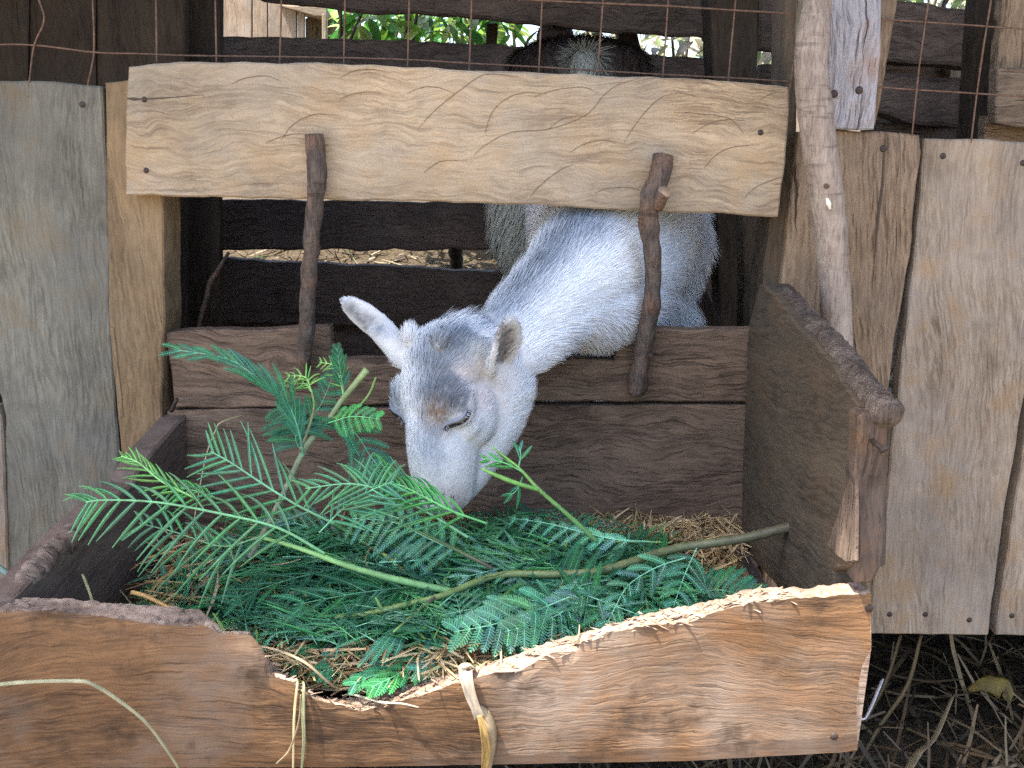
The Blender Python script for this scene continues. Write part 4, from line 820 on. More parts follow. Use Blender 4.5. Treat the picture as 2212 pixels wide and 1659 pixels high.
# ------------------------------------------------------------------ hay in the trough
def hz(x, y):
    return .428 + .014*noise.noise(Vector((x*7, y*7, 1))) + .02*math.exp(-((x+.02)/.2)**2-((y-1.05)/.13)**2) - .018*max(0, (abs(x+.07)-.25)/.1 if abs(x+.07) > .25 else 0)
def xl(y): return np.interp(y, [.86, 1.30], [lb2.x, la.x])
def xr(y): return np.interp(y, [.86, 1.30], [rb.x, ra.x])
gx = 60; gy = 34; HV = []
for j in range(gy+1):
    y = .886+(1.296-.886)*j/gy; a, b = xl(y)+.006, xr(y)-.006
    for i in range(gx+1): x = a+(b-a)*i/gx; HV.append(Vector((x, y, hz(x, y)-.006+.006*noise.noise(Vector((x*40, y*40, 0))))))
HFc = [(j*(gx+1)+i, j*(gx+1)+i+1, (j+1)*(gx+1)+i+1, (j+1)*(gx+1)+i) for j in range(gy) for i in range(gx)]
hb = link('chaff_bed', mesh('chaff_bed', HV, HFc, M['straw'], [(.24, .18, .09)]*len(HV), sm=True)); tag(hb, 'packed dark chaff bed in the bottom of the trough', 'chaff', kind='stuff')
def pl(rr):
    y = rr.uniform(.893, 1.288); x = rr.uniform(xl(y)+.03, xr(y)-.03); return Vector((x, y, hz(x, y)+abs(rr.gauss(0, .006))))
o = straws('hay', 9500, pl, (.012, .07), (.0005, .0016), STR+[(.20, .24, .09), (.28, .13, .07)], 31, tilt=.28); tag(o, 'loose straw and broken stalks lining the trough', 'hay', kind='stuff')
def pl(rr):
    u = rr.uniform(1150, 1600); v = rr.gauss(1160, 28); p = Pz(u, max(v, 1128), .43); return Vector((p.x, min(p.y, 1.285), .428+abs(rr.gauss(0, .005))))
o = straws('pale_hay', 900, pl, (.015, .08), (.0005, .0016), [(.62, .50, .30), (.55, .42, .22), (.40, .28, .14)], 32, tilt=.2); tag(o, 'pale hay heaped along the back right of the trough', 'hay', kind='stuff')
def pl(rr):
    x = rr.uniform(-.31, .02); return Vector((x, rr.uniform(.892, .95), .434+abs(rr.gauss(0, .006))))
o = straws('pale_hay', 700, pl, (.02, .09), (.0006, .0016), [(.62, .50, .30), (.55, .42, .22), (.40, .28, .14)], 33, tilt=.2); tag(o, 'pale hay spilling at the dip of the torn front board', 'hay', kind='stuff')

def pl(rr):
    x = rr.uniform(-.29, .0); return Vector((x, rr.uniform(.888, .905), .412+abs(rr.gauss(0, .012))))
o = straws('edge_hay', 420, pl, (.03, .09), (.0007, .0018), [(.55, .44, .26), (.42, .30, .16), (.34, .22, .12), (.30, .34, .14)], 34, tilt=.12, azr=.3); tag(o, 'hay lying along the inside of the dip in the front board', 'hay', kind='stuff')
# ------------------------------------------------------------------ feathery leaves
LG = [(.040, .22, .075), (.028, .15, .065), (.065, .27, .075), (.040, .19, .095)]
LB = [(.10, .29, .17), (.07, .24, .14), (.12, .33, .20)]      # paler undersides
YG = [(.16, .34, .07), (.12, .30, .07)]
class LM:
    def __init__(s): s.V, s.F, s.C, s.M = [], [], [], []
    def quad(s, a, b, c, d, col, m=0):
        k = len(s.V); s.V += [a, b, c, d]; s.C += [col]*4; s.F.append((k, k+1, k+2, k+3)); s.M.append(m)
    def rod(s, pts, r, col, seg=5):
        k = len(s.V); v, f = tube_data(pts, r, seg, 0, 0, False); s.V += v; s.C += [col]*len(v); s.F += [tuple(i+k for i in q) for q in f]; s.M += [1]*len(f)
def pinna(lm, base, d, up, L, wd, rr, col, droop=.3, closed=False, curl=0.0):
    """one feather: a midrib with many tiny paired leaflets"""
    n = 7; d = d.normalized(); s = d.cross(up).normalized(); up = s.cross(d).normalized(); pts = []
    for i in range(n+1):
        t = i/n; pts.append(base + d*(L*t*(1-.12*droop*t)) - Vector((0, 0, 1))*(L*droop*.5*t*t) + s*(curl*L*t*t))
    mid = tuple(min(1, c*1.5+.03) for c in col)
    lm.rod(pts, [max(.00025, .0006*(1-.6*i/n)) for i in range(n+1)], mid, 4)
    if closed:      # leaflets folded shut: a narrow ribbon
        for i in range(n):
            t0, t1 = i/n, (i+1)/n; w0 = wd*.36*(math.sin(math.pi*min(1, .12+t0*.95))**.5); w1 = wd*.36*(math.sin(math.pi*min(.98, .12+t1*.95))**.5)
            a, b = pts[i], pts[i+1]; lm.quad(a-s*w0-up*w0*.8, a, b, b-s*w1-up*w1*.8, col); lm.quad(a, a+s*w0-up*w0*.8, b+s*w1-up*w1*.8, b, col)
        return
    m = max(8, int(L/.0026)); lo = None
    for i in range(m):
        t = (i+.6)/m; k = t*n; a = int(min(k, n-1)); f = k-a; p = pts[a].lerp(pts[a+1], f); td = (pts[a+1]-pts[a]).normalized(); ss = td.cross(up).normalized(); uu = ss.cross(td)
        ll = wd*(math.sin(math.pi*min(.985, .10+t*.93))**.45); lw_ = L/m*.43
        cc = tuple(c*rr.uniform(.85, 1.15) for c in col)
        for q in (-1, 1):
            dd = (ss*q*.86+td*.45+uu*rr.uniform(.0, .22)).normalized(); e = p+dd*ll; lm.quad(p-td*lw_, p+td*lw_, e+td*lw_*.55+td*.0003, e-td*lw_*.55, cc)
def frond(lm, rach, up, np_, L, wd, rr, col, droop=.3, closed=False, fwd=.55, stemcol=None, r=.0010, start=.12, taper=.5, flop=0.0, side=(-1, 1)):
    sp = spline(rach, 20); lm.rod(sp, interp([r, r*.45], 20), stemcol or tuple(min(1, c*1.7+.05) for c in col), 6)
    for i in range(np_):
        t = start+(1-start)*(i+.5)/np_; k = t*20; a = min(int(k), 19); p = sp[a].lerp(sp[a+1], k-a); td = (sp[a+1]-sp[a]).normalized(); s = td.cross(up).normalized(); u2 = s.cross(td)
        Li = L*(1-taper*t**3)*(.75+.25*math.sin(math.pi*min(1, t*1.4)))*rr.uniform(.85, 1.1)
        for q in side:
            d = s*q*rr.uniform(.75, 1)+td*(fwd+rr.uniform(-.1, .15))+u2*rr.uniform(-.05, .2)-Vector((0, 0, flop))
            pinna(lm, p, d, u2, Li, wd, rr, tuple(c*rr.uniform(.8, 1.15) for c in col), droop*rr.uniform(.5, 1.4), closed, rr.uniform(-.12, .12)-.10*q)
def lmobj(name, lm, parent=None, base=None):
    b = base or lm.V[0].copy(); me = mesh(name, [v-b for v in lm.V], lm.F, [M['leaf'], M['stem']], lm.C, lm.M); smooth(me)
    o = link(name, me, None, b)
    if parent: attach(o, parent)
    return o
def stem(name, pts, rad, c0, c1, parent, n=50, nz=.1, seed=1, nodes=()):
    sp = spline(pts, n); rr = interp(rad, n); vs, fs = tube_data(sp, rr, 12, nz, seed, True, 90); cols = []
    for i in range(n+1):
        t = i/n; c = tuple(a+(b-a)*t for a, b in zip(c0, c1)); cols += [c]*12
    o = link(name, mesh(name, [v-sp[0] for v in vs], fs, M['stem'], cols, sm=True), None, sp[0]); attach(o, parent); return o
Q = random.Random(11); UP = Vector((0, 0, 1))
SG, SP, SY = (.12, .24, .06), (.09, .055, .055), (.22, .34, .10)
def frond_px(parent, px, zs=None, ys=None, name='frond', **k):
    pts = [Pz(u, v, z) for (u, v), z in zip(px, zs)] if zs else [P(u, v, y) for (u, v), y in zip(px, ys)]
    lm = LM(); frond(lm, pts, k.pop('up', UP), k.pop('n', 12), k.pop('L', .06), k.pop('wd', .0045), Q, k.pop('col', LG[0]), **k); return lmobj(name, lm, parent)
CAMUP = Vector((0, -.75, .66))
# branch 1: the long thick branch lying across the trough
b1 = empty('leafy_branch', Pz(1740, 1130, 0.516))
pts = [Pz(1742, 1128, 0.524), Pz(1640, 1155, 0.511), Pz(1560, 1170, 0.503), Pz(1450, 1187, 0.494), Pz(1300, 1232, 0.488), Pz(1200, 1240, 0.486), Pz(1100, 1240, 0.486), Pz(1042, 1252, 0.484), Pz(960, 1285, 0.482), Pz(880, 1305, 0.478), Pz(780, 1328, 0.472), Pz(700, 1330, 0.466), Pz(655, 1300, 0.464)]
stem('stem', pts, [.0058, .0056, .0054, .0050, .0046, .0042, .0038, .0036, .0034, .003, .0026, .0022, .0015], (.10, .085, .06), (.19, .30, .08), b1, 90, .12)
stem('cut_stem_end', [pts[0], pts[0]+Vector((.0012, 0, 0))], [.0054, .005], (.25, .45, .10), (.25, .45, .10), b1, 2)
stem('side_shoot', [Pz(1065, 1228, 0.491), Pz(1020, 1205, 0.501), Pz(930, 1160, 0.513), Pz(850, 1125, 0.521)], [.0018, .0022, .0016, .0008], SP, SG, b1, 30)
frond_px(b1, [(1020, 1205), (930, 1165), (850, 1128), (760, 1120)], [0.497, 0.507, 0.515, 0.510], n=12, L=.062, wd=.0046, col=LB[0], droop=.5, flop=.3, up=CAMUP)
stem('side_shoot', [Pz(940, 1290, 0.482), Pz(890, 1330, 0.478), Pz(850, 1365, 0.471)], [.002, .0015, .001], SP, SY, b1, 16)
for i in range(3): frond_px(b1, [(885-i*16, 1338+i*8), (860-i*14, 1380+i*6), (835-i*18, 1425)], [0.474, 0.471, 0.465], n=1, L=.001, wd=.001, name='leaf_tip', col=LG[0]) if False else None
lm = LM()
for i in range(4): p0 = Pz(885-i*14, 1345+i*6, .463); pinna(lm, p0, Pz(845-i*22, 1430, .452)-p0, CAMUP, .055, .0042, Q, LB[1], .1)
lmobj('leaf_tuft', lm, b1)
frond_px(b1, [(1480, 1205), (1420, 1225), (1360, 1262), (1330, 1310), (1310, 1350)], [0.497, 0.490, 0.484, 0.478, 0.472], n=8, L=.034, wd=.0046, col=LB[0], droop=.3, fwd=1.0, up=CAMUP)
frond_px(b1, [(1400, 1170), (1330, 1165), (1260, 1150), (1180, 1130), (1100, 1118)], [0.496, 0.502, 0.505, 0.500, 0.490], n=10, L=.038, wd=.0046, col=LB[2], droop=.6, flop=.4, fwd=1.3, up=CAMUP)
frond_px(b1, [(1505, 1185), (1480, 1240), (1455, 1310)], [0.497, 0.485, 0.470], n=6, L=.04, wd=.005, col=LB[1], droop=.4, up=CAMUP)
frond_px(b1, [(1300, 1232), (1270, 1285), (1190, 1335), (1090, 1365)], [0.484, 0.476, 0.472, 0.472], n=14, L=.040, wd=.0056, col=LB[2], droop=.35, up=CAMUP)
frond_px(b1, [(1230, 1290), (1140, 1325), (1060, 1350), (980, 1365)], [0.484, 0.480, 0.476, 0.472], n=9, L=.045, wd=.0062, col=LB[0], droop=.3, up=CAMUP)
tag(b1, 'long purple-green branch lying across the trough, its cut end at the right side board', 'branch', 'leafy branches in the trough')
# branch 2: standing twig at left of the goat's muzzle
b2 = empty('leafy_branch', P(540, 1200, 1.02))
pts = [P(538, 1205, 1.00), P(570, 1150, 1.03), P(610, 1070, 1.07), P(648, 990, 1.11), P(672, 950, 1.13), P(706, 912, 1.145), P(735, 870, 1.15), P(760, 838, 1.15), P(793, 798, 1.15)]
stem('stem', pts, [.0022, .0028, .0032, .0036, .0036, .0034, .0034, .0036, .0042], (.16, .17, .12), (.26, .34, .14), b2, 50)
stem('side_shoot', [P(716, 905, 1.145), P(760, 890, 1.14), P(795, 855, 1.135), P(812, 815, 1.13)], [.0022, .0018, .0014, .001], SG, SY, b2, 20)
stem('side_shoot', [P(648, 975, 1.11), P(665, 930, 1.115), P(678, 880, 1.12), P(672, 840, 1.12)], [.0018, .0016, .0013, .001], (.2, .15, .1), SY, b2, 20)
frond_px(b2, [(655, 985), (645, 930), (620, 870), (560, 820), (490, 775), (375, 755)], ys=[1.11, 1.105, 1.10, 1.10, 1.11, 1.12], n=15, L=.050, wd=.0038, col=LG[3], droop=.1, fwd=2.4, up=CAMUP, r=.0014, taper=.3)
frond_px(b2, [(672, 845), (655, 828), (610, 835)], ys=[1.12, 1.12, 1.12], n=6, L=.028, wd=.003, col=YG[1], droop=.5, closed=True, up=CAMUP)
frond_px(b2, [(672, 845), (660, 815), (620, 812)], ys=[1.12, 1.12, 1.12], n=6, L=.026, wd=.003, col=YG[0], droop=.6, closed=True, up=CAMUP)
frond_px(b2, [(655, 980), (640, 940), (690, 880), (720, 810)], ys=[1.12, 1.13, 1.15, 1.16], n=11, L=.045, wd=.0046, col=LG[1], droop=.7, up=CAMUP)
frond_px(b2, [(665, 965), (650, 930), (625, 900), (600, 880)], ys=[1.14, 1.15, 1.16, 1.17], n=9, L=.05, wd=.0045, col=LG[1], droop=.7, up=CAMUP)
frond_px(b2, [(700, 925), (760, 930), (800, 985), (820, 1010)], ys=[1.14, 1.14, 1.13, 1.12], n=9, L=.042, wd=.0046, col=LG[3], droop=.5, up=CAMUP)
frond_px(b2, [(705, 915), (760, 900), (820, 905)], ys=[1.14, 1.12, 1.11], n=7, L=.03, wd=.0045, col=LG[2], droop=.4, up=CAMUP)
frond_px(b2, [(745, 860), (735, 800), (728, 752)], ys=[1.15, 1.15, 1.15], n=6, L=.024, wd=.0036, col=LG[1], droop=.2, fwd=1.6, up=CAMUP)
frond_px(b2, [(745, 865), (725, 795), (690, 782)], ys=[1.15, 1.15, 1.15], n=6, L=.018, wd=.003, col=YG[0], droop=.4, closed=True, up=CAMUP)
tag(b2, 'upright leafy twig with a cut top end standing left of the goat muzzle', 'branch', 'leafy branches in the trough')
# branch 3: big open frond hanging out over the left side board
b3 = empty('leafy_branch', P(900, 1270, .98))
stem('stem', [P(1240, 1300, .99), P(1100, 1300, .98), P(900, 1262, .97), P(760, 1225, .965), P(640, 1182, .96), P(560, 1160, .955)], [.0030, .0038, .0036, .0030, .0024, .0016], (.12, .28, .12), (.22, .42, .14), b3, 50)
frond_px(b3, [(700, 1195), (600, 1140), (470, 1108), (340, 1085), (230, 1080), (185, 1085)], ys=[.965, .95, .94, .93, .92, .915], n=15, L=.072, wd=.0052, col=(.07, .22, .09), droop=.5, closed=True, fwd=.75, up=CAMUP, r=.0017, flop=.15, taper=.45)
frond_px(b3, [(720, 1130), (640, 1090), (560, 1040), (500, 1000), (455, 975)], ys=[1.0, .99, .985, .98, .975], n=11, L=.075, wd=.005, col=(.08, .24, .12), droop=.15, closed=True, fwd=.9, up=CAMUP, r=.0016)
frond_px(b3, [(430, 1080), (350, 1040), (300, 1000), (262, 985)], ys=[.97, .98, .99, 1.0], n=10, L=.035, wd=.004, col=YG[1], droop=.3, closed=True, fwd=1.6, up=CAMUP, r=.0014)
frond_px(b3, [(480, 1080), (420, 1060), (360, 1050)], ys=[.98, .98, .98], n=7, L=.045, wd=.004, col=LG[2], droop=.8, closed=True, fwd=1.0, up=CAMUP)
frond_px(b3, [(1010, 1160), (920, 1105), (840, 1065), (760, 1045), (660, 1055)], ys=[1.0, .99, .985, .98, .97], n=16, L=.070, wd=.0050, col=(.07, .22, .10), droop=.35, closed=True, fwd=1.0, up=CAMUP, r=.0016)
frond_px(b3, [(1000, 1120), (940, 1080), (870, 1040), (820, 1000)], ys=[1.03, 1.02, 1.015, 1.01], n=9, L=.062, wd=.0045, col=LG[2], droop=.7, fwd=1.5, closed=True, up=CAMUP)
frond_px(b3, [(560, 1160), (480, 1180), (380, 1150), (300, 1130)], ys=[.955, .95, .95, .95], n=10, L=.065, wd=.005, col=(.06, .19, .08), droop=.8, closed=True, fwd=.7, up=CAMUP)
frond_px(b3, [(1050, 1130), (980, 1105), (920, 1075), (870, 1050), (835, 1040)], ys=[1.01, .995, .99, .985, .985], n=10, L=.052, wd=.0052, col=LG[2], droop=.5, closed=True, fwd=1.3, up=CAMUP, r=.0014)
frond_px(b3, [(690, 1150), (740, 1100), (800, 1060), (850, 1040)], ys=[.98, .98, .98, .98], n=10, L=.06, wd=.005, col=(.07, .24, .12), droop=.3, closed=True, fwd=.8, up=CAMUP)
tag(b3, 'bright green branch with long open fronds arching over the left side of the trough', 'branch', 'leafy branches in the trough')
# branch 4: young twig at the right of the muzzle
b4 = empty('leafy_branch', P(1290, 1170, 1.08))
stem('stem', [P(1292, 1172, 1.06), P(1230, 1115, 1.05), P(1165, 1058, 1.04), P(1120, 1010, 1.035), P(1062, 965, 1.03)], [.0028, .0026, .0022, .0015, .0008], (.16, .34, .12), (.20, .42, .10), b4, 30)
stem('side_shoot', [P(1165, 1058, 1.04), P(1120, 1045, 1.03), P(1080, 1030, 1.025), P(1040, 1012, 1.02)], [.0022, .0026, .0024, .0012], (.16, .38, .10), (.18, .40, .09), b4, 20)
frond_px(b4, [(1130, 1020), (1090, 1000), (1045, 990)], ys=[1.035, 1.03, 1.025], n=3, L=.030, wd=.0055, closed=True, col=LG[2], droop=.2, fwd=1.6, up=CAMUP)
frond_px(b4, [(1120, 1010), (1125, 985), (1122, 965)], ys=[1.035, 1.03, 1.03], n=2, L=.026, wd=.0060, closed=True, col=LB[1], droop=.2, fwd=1.6, up=CAMUP)
frond_px(b4, [(1130, 1030), (1115, 1060), (1100, 1070)], ys=[1.045, 1.05, 1.05], n=2, L=.026, wd=.006, closed=True, col=LG[1], droop=.4, fwd=1.4, up=CAMUP)
frond_px(b4, [(1290, 1170), (1370, 1170), (1450, 1172)], zs=[.47, .47, .47], n=1, L=.002, wd=.002, col=SG, r=.0018)
tag(b4, 'slender young green twig leaning up just right of the goat muzzle', 'branch', 'leafy branches in the trough')
# branch 5: pale green stalk at the front right
b5 = empty('leafy_branch', Pz(1600, 1290, .45))
stem('stem', [Pz(1605, 1296, .447), Pz(1500, 1300, .45), Pz(1400, 1305, .452), Pz(1240, 1312, .455), Pz(1150, 1318, .452)], [.0046, .0042, .0038, .0030, .002], (.14, .30, .16), (.16, .30, .12), b5, 40)
stem('side_shoot', [Pz(1445, 1290, .456), Pz(1410, 1258, .460), Pz(1378, 1235, .464)], [.003, .0022, .0018], (.25, .38, .10), (.14, .32, .08), b5, 14)
frond_px(b5, [(1480, 1290), (1540, 1275), (1590, 1280), (1640, 1290)], [.458, .464, .462, .458], n=9, L=.045, wd=.0046, col=LG[3], droop=.3, up=CAMUP)
frond_px(b5, [(1420, 1300), (1330, 1320), (1250, 1350), (1220, 1372)], [.458, .462, .46, .455], n=10, L=.05, wd=.005, col=LB[1], droop=.3, up=CAMUP)
frond_px(b5, [(1250, 1330), (1150, 1340), (1060, 1380)], [.458, .462, .46], n=8, L=.055, wd=.005, col=LG[3], droop=.3, up=CAMUP)
tag(b5, 'pale green stalk with fronds lying at the front right behind the torn edge', 'branch', 'leafy branches in the trough')
b6 = empty('leafy_branch', Pz(870, 1245, .46))
stem('stem', [Pz(880, 1240, .475), Pz(840, 1205, .48), Pz(800, 1180, .482), Pz(775, 1165, .48)], [.002, .0022, .0016, .001], (.25, .26, .08), SY, b6, 20)
stem('side_shoot', [Pz(800, 1182, .481), Pz(790, 1215, .475), Pz(815, 1250, .466)], [.0012, .001, .0008], (.25, .18, .08), SY, b6, 14)
stem('side_shoot', [Pz(700, 1330, .452), Pz(670, 1300, .46), Pz(650, 1275, .47), Pz(620, 1285, .466)], [.002, .0022, .0014, .0008], (.28, .40, .10), (.25, .2, .08), b6, 20)
frond_px(b6, [(820, 1215), (900, 1210), (980, 1195)], [.478, .486, .484], n=6, L=.035, wd=.0048, col=LB[0], droop=.3, up=CAMUP)
tag(b6, 'short yellow-green twig with brown nodes lying over the leaf heap left of centre', 'branch', 'leafy branches in the trough')
b7 = empty('leafy_branch', Pz(1000, 1400, .45))
for i_, (px_, c_) in enumerate([([(760, 1378), (700, 1411), (640, 1436)], LG[0]), ([(940, 1391), (860, 1436), (760, 1478)], LG[3]), ([(640, 1321), (700, 1356), (790, 1391)], LG[1]), ([(1010, 1356), (940, 1406), (860, 1456), (800, 1486)], LG[0]), ([(850, 1346), (760, 1406), (690, 1456)], LG[3]), ([(1040, 1386), (980, 1416), (900, 1448)], LB[0]), ([(700, 1316), (620, 1356), (560, 1371)], LG[1]), ([(560, 1276), (480, 1296), (400, 1286)], LG[3])]):
    frond_px(b7, px_, [.438, .438, .436, .434][:len(px_)], n=9, L=.036, wd=.0042, col=c_, droop=.25, fwd=1.2, up=CAMUP, closed=(i_ % 4 == 2))
tag(b7, 'low spray of green fronds lying in the dip just behind the torn edge', 'branch', 'leafy branches in the trough')
# loose fronds heaped under the branches
var = []
for k in range(10):
    lm = LM(); q = random.Random(100+k); L_ = q.uniform(.12, .20); bend = q.uniform(-.3, .3)
    rach = [Vector((L_*t, bend*L_*t*t, .012*math.sin(math.pi*t))) for t in (0, .33, .66, 1)]
    cl = [LG[1], LG[0], LG[3], LG[2], LB[0], LG[1], LB[1], LG[0], LG[3], LB[2]][k]
    cl = tuple(c*.85 for c in cl)
    frond(lm, rach, UP, q.randint(8, 11), q.uniform(.055, .080), q.uniform(.0040, .0052), q, cl, droop=.25, fwd=q.uniform(.5, 1.1), closed=(k in (1, 3, 7, 8)))
    me = mesh('feathery_frond', lm.V, lm.F, [M['leaf'], M['stem']], lm.C, lm.M); smooth(me); var.append(me)
lb_ = ['dark green feathery frond in the heap, one of many loose ones in the trough']
q = random.Random(5)
for k in range(250):
    sc_ = 1.0 if k < 200 else .55
    for _ in range(50):
        u = q.uniform(320, 1520); v = q.uniform(1120, 1500); p = Pz(u, v, .44)
        lo = np.interp(u, [330, 500, 600, 760, 900, 1100, 1300, 1600], [1310, 1370, 1430, 1495, 1485, 1420, 1355, 1290])
        hi = np.interp(u, [330, 700, 1100, 1300, 1560], [1180, 1130, 1140, 1180, 1240])
        if k >= 200:
            u = q.uniform(590, 1060); v = q.uniform(1400, 1500); p = Pz(u, v, .44); p.y = max(p.y, .90)
            if p.y < .97: break
            continue
        if v < lo and v > hi and .90 < p.y < 1.22 and not (u > 1480 and q.random() < .7) and not (u < 480 and q.random() < .5): break
    az = q.gauss(math.pi, .9) if q.random() < .6 else q.uniform(0, 6.28)
    o = link('feathery_frond', var[k % 10]); z = hz(p.x, p.y)+.002+.020*min(1, k/200)*q.uniform(.3, 1.0)
    d = Vector((math.cos(az), math.sin(az), 0)); st_ = p - d*.06*sc_; o.scale = (sc_, sc_, sc_); z += .012 if k >= 200 else 0
    st_.x = min(max(st_.x, xl(.9)+.05), xr(1.2)-.02); st_.y = min(max(st_.y, .90), 1.25)
    e_ = st_+d*.14
    if e_.y < .875 or e_.y > 1.29 or e_.x > xr(1.1)-.01 or e_.x < xl(1.0)+.02: az += math.pi
    from mathutils import Euler
    vv = [v.co for v in var[k % 10].vertices][::7]
    for _t in range(40):
        mt = Euler((q.gauss(0, .26), q.gauss(-.02, .08), az)).to_matrix(); w2 = [mt @ (v*sc_) for v in vv]
        y0_, y1_ = min(v.y for v in w2)+st_.y, max(v.y for v in w2)+st_.y; x0_, x1_ = min(v.x for v in w2)+st_.x, max(v.x for v in w2)+st_.x
        if y0_ > .892 and y1_ < 1.288 and x0_ > xl(1.0)+.01 and x1_ < xr(1.05)-.006: break
        st_.y += .5*max(0, .894-y0_)+.004 if y0_ < .892 else (-.01 if y1_ > 1.288 else 0); st_.x += .02 if x0_ < xl(1.0)+.01 else (-.02 if x1_ > xr(1.05)-.006 else 0); az += q.gauss(0, .5)
    o.rotation_euler = mt.to_euler(); o.location = (st_.x, st_.y, z)
    tag(o, 'pale blue-green feathery frond with its underside up, among the loose ones in the trough' if k % 10 in (4, 6, 9) else ('mid green frond with folded narrow leaflets, among the loose ones in the trough' if k % 10 in (1, 3, 7, 8) else lb_[0]), 'frond', 'loose feathery fronds heaped in the trough')

def pl(rr):
    y = rr.uniform(.91, 1.2); x = rr.uniform(xl(y)+.06, xr(y)-.10); return Vector((x, y, hz(x, y)+.010+abs(rr.gauss(0, .012))))
o = straws('green_scraps', 2600, pl, (.015, .06), (.0006, .0022), [(.05, .20, .06), (.03, .13, .06), (.10, .28, .08), (.09, .27, .17), (.20, .34, .09), (.02, .09, .045)], 41, tilt=.3, mat='leaf'); tag(o, 'loose green leaflets and stalk scraps tangled in the fodder', 'leaf scraps', kind='stuff')
def pl(rr):
    u = rr.uniform(330, 640); v = rr.uniform(1170, 1320); p = Pz(u, v, .445); return Vector((p.x, p.y, .445+abs(rr.gauss(0, .006))))
o = straws('left_hay', 420, pl, (.02, .09), (.0006, .002), STR+[(.5, .3, .12), (.30, .34, .12)], 42, tilt=.25); tag(o, 'brown hay showing through the leaves at the left of the trough', 'hay', kind='stuff')
# ------------------------------------------------------------------ single straws and husks
def blade(name, pts, rad, col, label, cat='straw', flat=.35, n=30, **k):
    sp = spline(pts, n); rr = interp(rad, n); vs, fs = tube_data([p-sp[0] for p in sp], rr, 8, .15, 3, True, 80, flat)
    o = link(name, mesh(name, vs, fs, M['husk'], [tuple(c*(.85+.3*noise.noise(v*60)) for c in col) for v in vs], sm=True), None, sp[0]); tag(o, label, cat); return o
blade('straw', [P(-40, 1484, .80), P(0, 1478, .80), P(80, 1472, .798), P(168, 1471, .795), P(200, 1478, .795), P(250, 1508, .80), P(310, 1555, .805), P(350, 1605, .81), P(388, 1665, .815), P(400, 1720, .82)], [.0020, .0020, .0018, .0019, .0017, .0015, .0013, .001], (.42, .40, .24), 'long arching pale straw in front of the board at lower left')
blade('straw', [P(560, 1395, .875), P(610, 1408, .868), P(660, 1432, .86), P(705, 1470, .865), P(735, 1492, .885)], [.0009, .0013, .0013, .0012, .0008], (.52, .42, .26), 'bent straw lying over the dip of the torn edge')
blade('straw', [P(640, 1470, .87), P(642, 1478, .850), P(636, 1540, .846), P(634, 1600, .846), P(633, 1680, .846)], [.0014, .0016, .0017, .0015, .0012], (.50, .42, .24), 'flat pale straw hanging down the front board, left of a pair')
blade('straw', [P(652, 1472, .87), P(656, 1482, .849), P(655, 1540, .846), P(656, 1610, .846), P(648, 1690, .846)], [.0012, .0016, .0022, .0018, .0010], (.34, .36, .20), 'greenish straw hanging down the front board, right of a pair')
blade('straw', [P(650, 1500, .846), P(645, 1560, .844), P(625, 1620, .843), P(598, 1650, .842)], [.0005, .0009, .0015, .0018], (.46, .38, .24), 'thin curled straw crossing behind the two hanging straws')
blade('straw', [P(734, 1500, .90), P(770, 1502, .87), P(820, 1516, .852), P(870, 1520, .846), P(905, 1528, .843)], [.0008, .0012, .0012, .0010, .0007], (.50, .48, .36), 'thin straw lying along the bottom of the torn edge')
blade('straw', [P(284, 1279, .93), P(310, 1286, .92), P(350, 1305, .90), P(380, 1322, .89)], [.0022, .0022, .0020, .0014], (.62, .38, .14), 'stout orange straw poking out at the left of the torn edge', flat=.8)
blade('straw', [P(178, 1240, .97), P(190, 1270, .96), P(202, 1305, .95)], [.0014, .0016, .0014], (.45, .44, .22), 'short green-yellow straw upright behind the left end of the front board')
blade('straw', [P(520, 897, 1.14), P(478, 912, 1.13), P(465, 930, 1.13), P(445, 985, 1.11), P(430, 1060, 1.08), P(415, 1150, 1.04)], [.0008, .0012, .0010, .0010, .0009, .0008], (.42, .38, .20), 'thin bent grass stalk standing in the left of the trough')
blade('straw', [Pz(1240, 1390, .47)+Vector((0, -.004, .0)), Pz(1250, 1378, .49), Pz(1252, 1350, .50)], [.0016, .0016, .001], (.60, .56, .36), 'short pale stub of straw standing at the torn edge, right of centre')
blade('green_stalk', [P(-20, 1215, .95), P(10, 1235, .93), P(40, 1262, .915), P(62, 1290, .90)], [.003, .0034, .003, .003], (.20, .30, .24), 'blue-green stalk caught at the outer left corner of the trough', 'stalk', .8)
blade('white_splinter', [P(1906, 1468, .92), P(1895, 1495, .90), P(1880, 1530, .88), P(1868, 1552, .87), P(1856, 1552, .862)], [.0018, .0022, .0020, .0016, .0024], (.72, .70, .72), 'whitish splinter sticking out at the right end of the front board', 'splinter', .5)
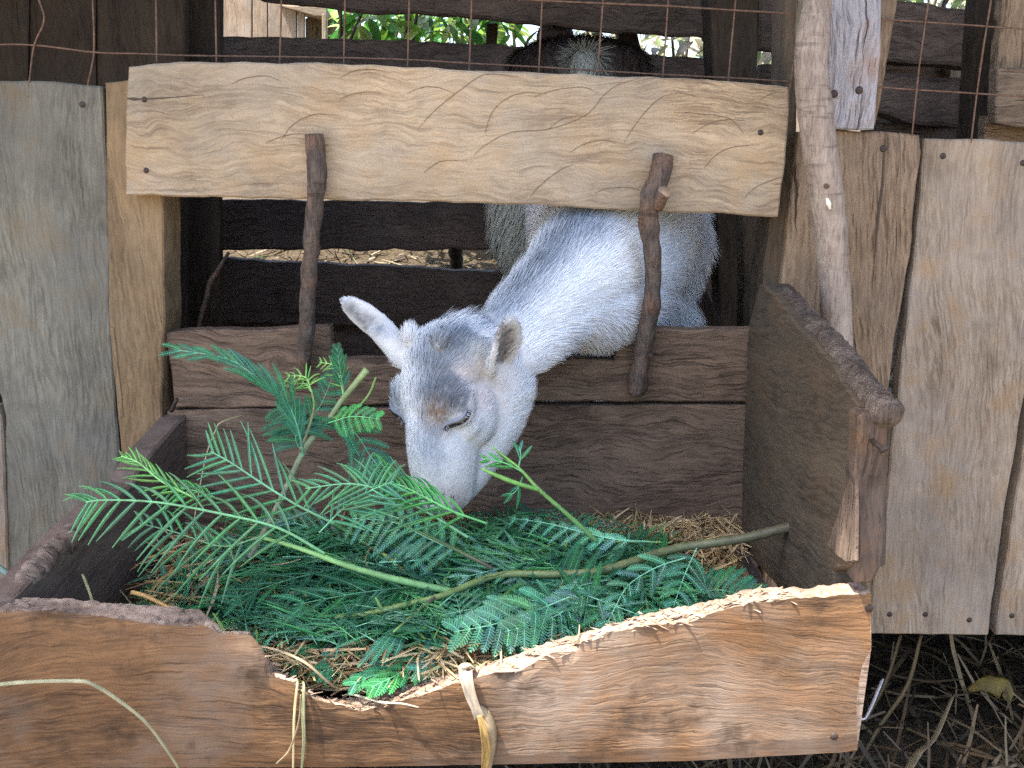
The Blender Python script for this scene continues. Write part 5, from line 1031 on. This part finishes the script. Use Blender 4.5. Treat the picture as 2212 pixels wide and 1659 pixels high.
# curled dry husk hanging at the middle of the torn edge
hk = empty('dry_husk', P(1010, 1440, .865))
def ribbon(name, pts, wid, col, cup=.5, tw=0.0):
    sp = spline(pts, 40); ww = interp(wid, 40); V, F, C = [], [], []; m = 7
    for i, p in enumerate(sp):
        t = (sp[min(i+1, 40)]-sp[max(i-1, 0)]).normalized(); s = t.cross(Vector((math.sin(tw*i/40), -math.cos(tw*i/40), 0))).normalized(); nn = s.cross(t)
        for j in range(m): a = (j/(m-1)-.5)*2; V.append(p+s*(a*ww[i])+nn*(cup*ww[i]*(a*a))); k = .75+.4*noise.noise(Vector((a*3, i*.12, 2))); C.append(tuple(c*k for c in col))
    for i in range(40):
        for j in range(m-1): a = i*m+j; F.append((a, a+1, a+m+1, a+m))
    me = mesh(name, [v-sp[0] for v in V], F, M['husk'], C, sm=True); o = link(name, me, None, sp[0]); md = o.modifiers.new('s', 'SOLIDIFY'); md.thickness = .0006; attach(o, hk); return o
ribbon('upper_blade', [P(1008, 1432, .880), P(1008, 1436, .866), P(1006, 1452, .848), P(1010, 1475, .843), P(1018, 1505, .842), P(1028, 1530, .842), P(1036, 1550, .842)], [.007, .008, .0062, .0055, .0048, .0042, .005], (.66, .56, .42), .5, .2)
ribbon('curled_pod', [P(1030, 1530, .842), P(1040, 1550, .842), P(1050, 1580, .840), P(1052, 1615, .841), P(1048, 1645, .842), P(1044, 1690, .843)], [.004, .0078, .0085, .0070, .0062, .004], (.52, .40, .24), -.9, -.5)
ribbon('inner_fold', [P(1036, 1545, .838), P(1046, 1585, .835), P(1050, 1620, .837), P(1046, 1660, .839)], [.002, .0034, .004, .003], (.50, .34, .12), .6, .3)
tag(hk, 'curled dry husk hanging over the middle of the torn front board', 'husk')
o = blade('yellow_leaf', [P(2090, 1490, 1.50), P(2130, 1478, 1.49), P(2170, 1490, 1.48), P(2180, 1515, 1.47)], [.003, .014, .020, .003], (.38, .26, .06), 'yellowed leaf lying on the litter at the bottom right', 'leaf', .15)
blade('stalk', [P(1990, 1372, 1.40), P(1960, 1480, 1.38), P(1900, 1570, 1.36), P(1850, 1660, 1.34)], [.004, .005, .005, .004], (.19, .13, .06), 'long brown stalk slanting out from under the cracked brown board', 'stalk', .6)
blade('stalk', [P(1946, 1372, 1.42), P(1915, 1470, 1.40), P(1870, 1560, 1.38)], [.004, .004, .003], (.16, .11, .05), 'shorter brown stalk beside the long one under the boards', 'stalk', .6)
blade('stalk', [P(1960, 1665, 1.25), P(1985, 1625, 1.28), P(2020, 1590, 1.32), P(2060, 1500, 1.38)], [.009, .009, .006, .003], (.36, .28, .16), 'wide dry husk strip on the ground by the front board corner', 'stalk', .3)
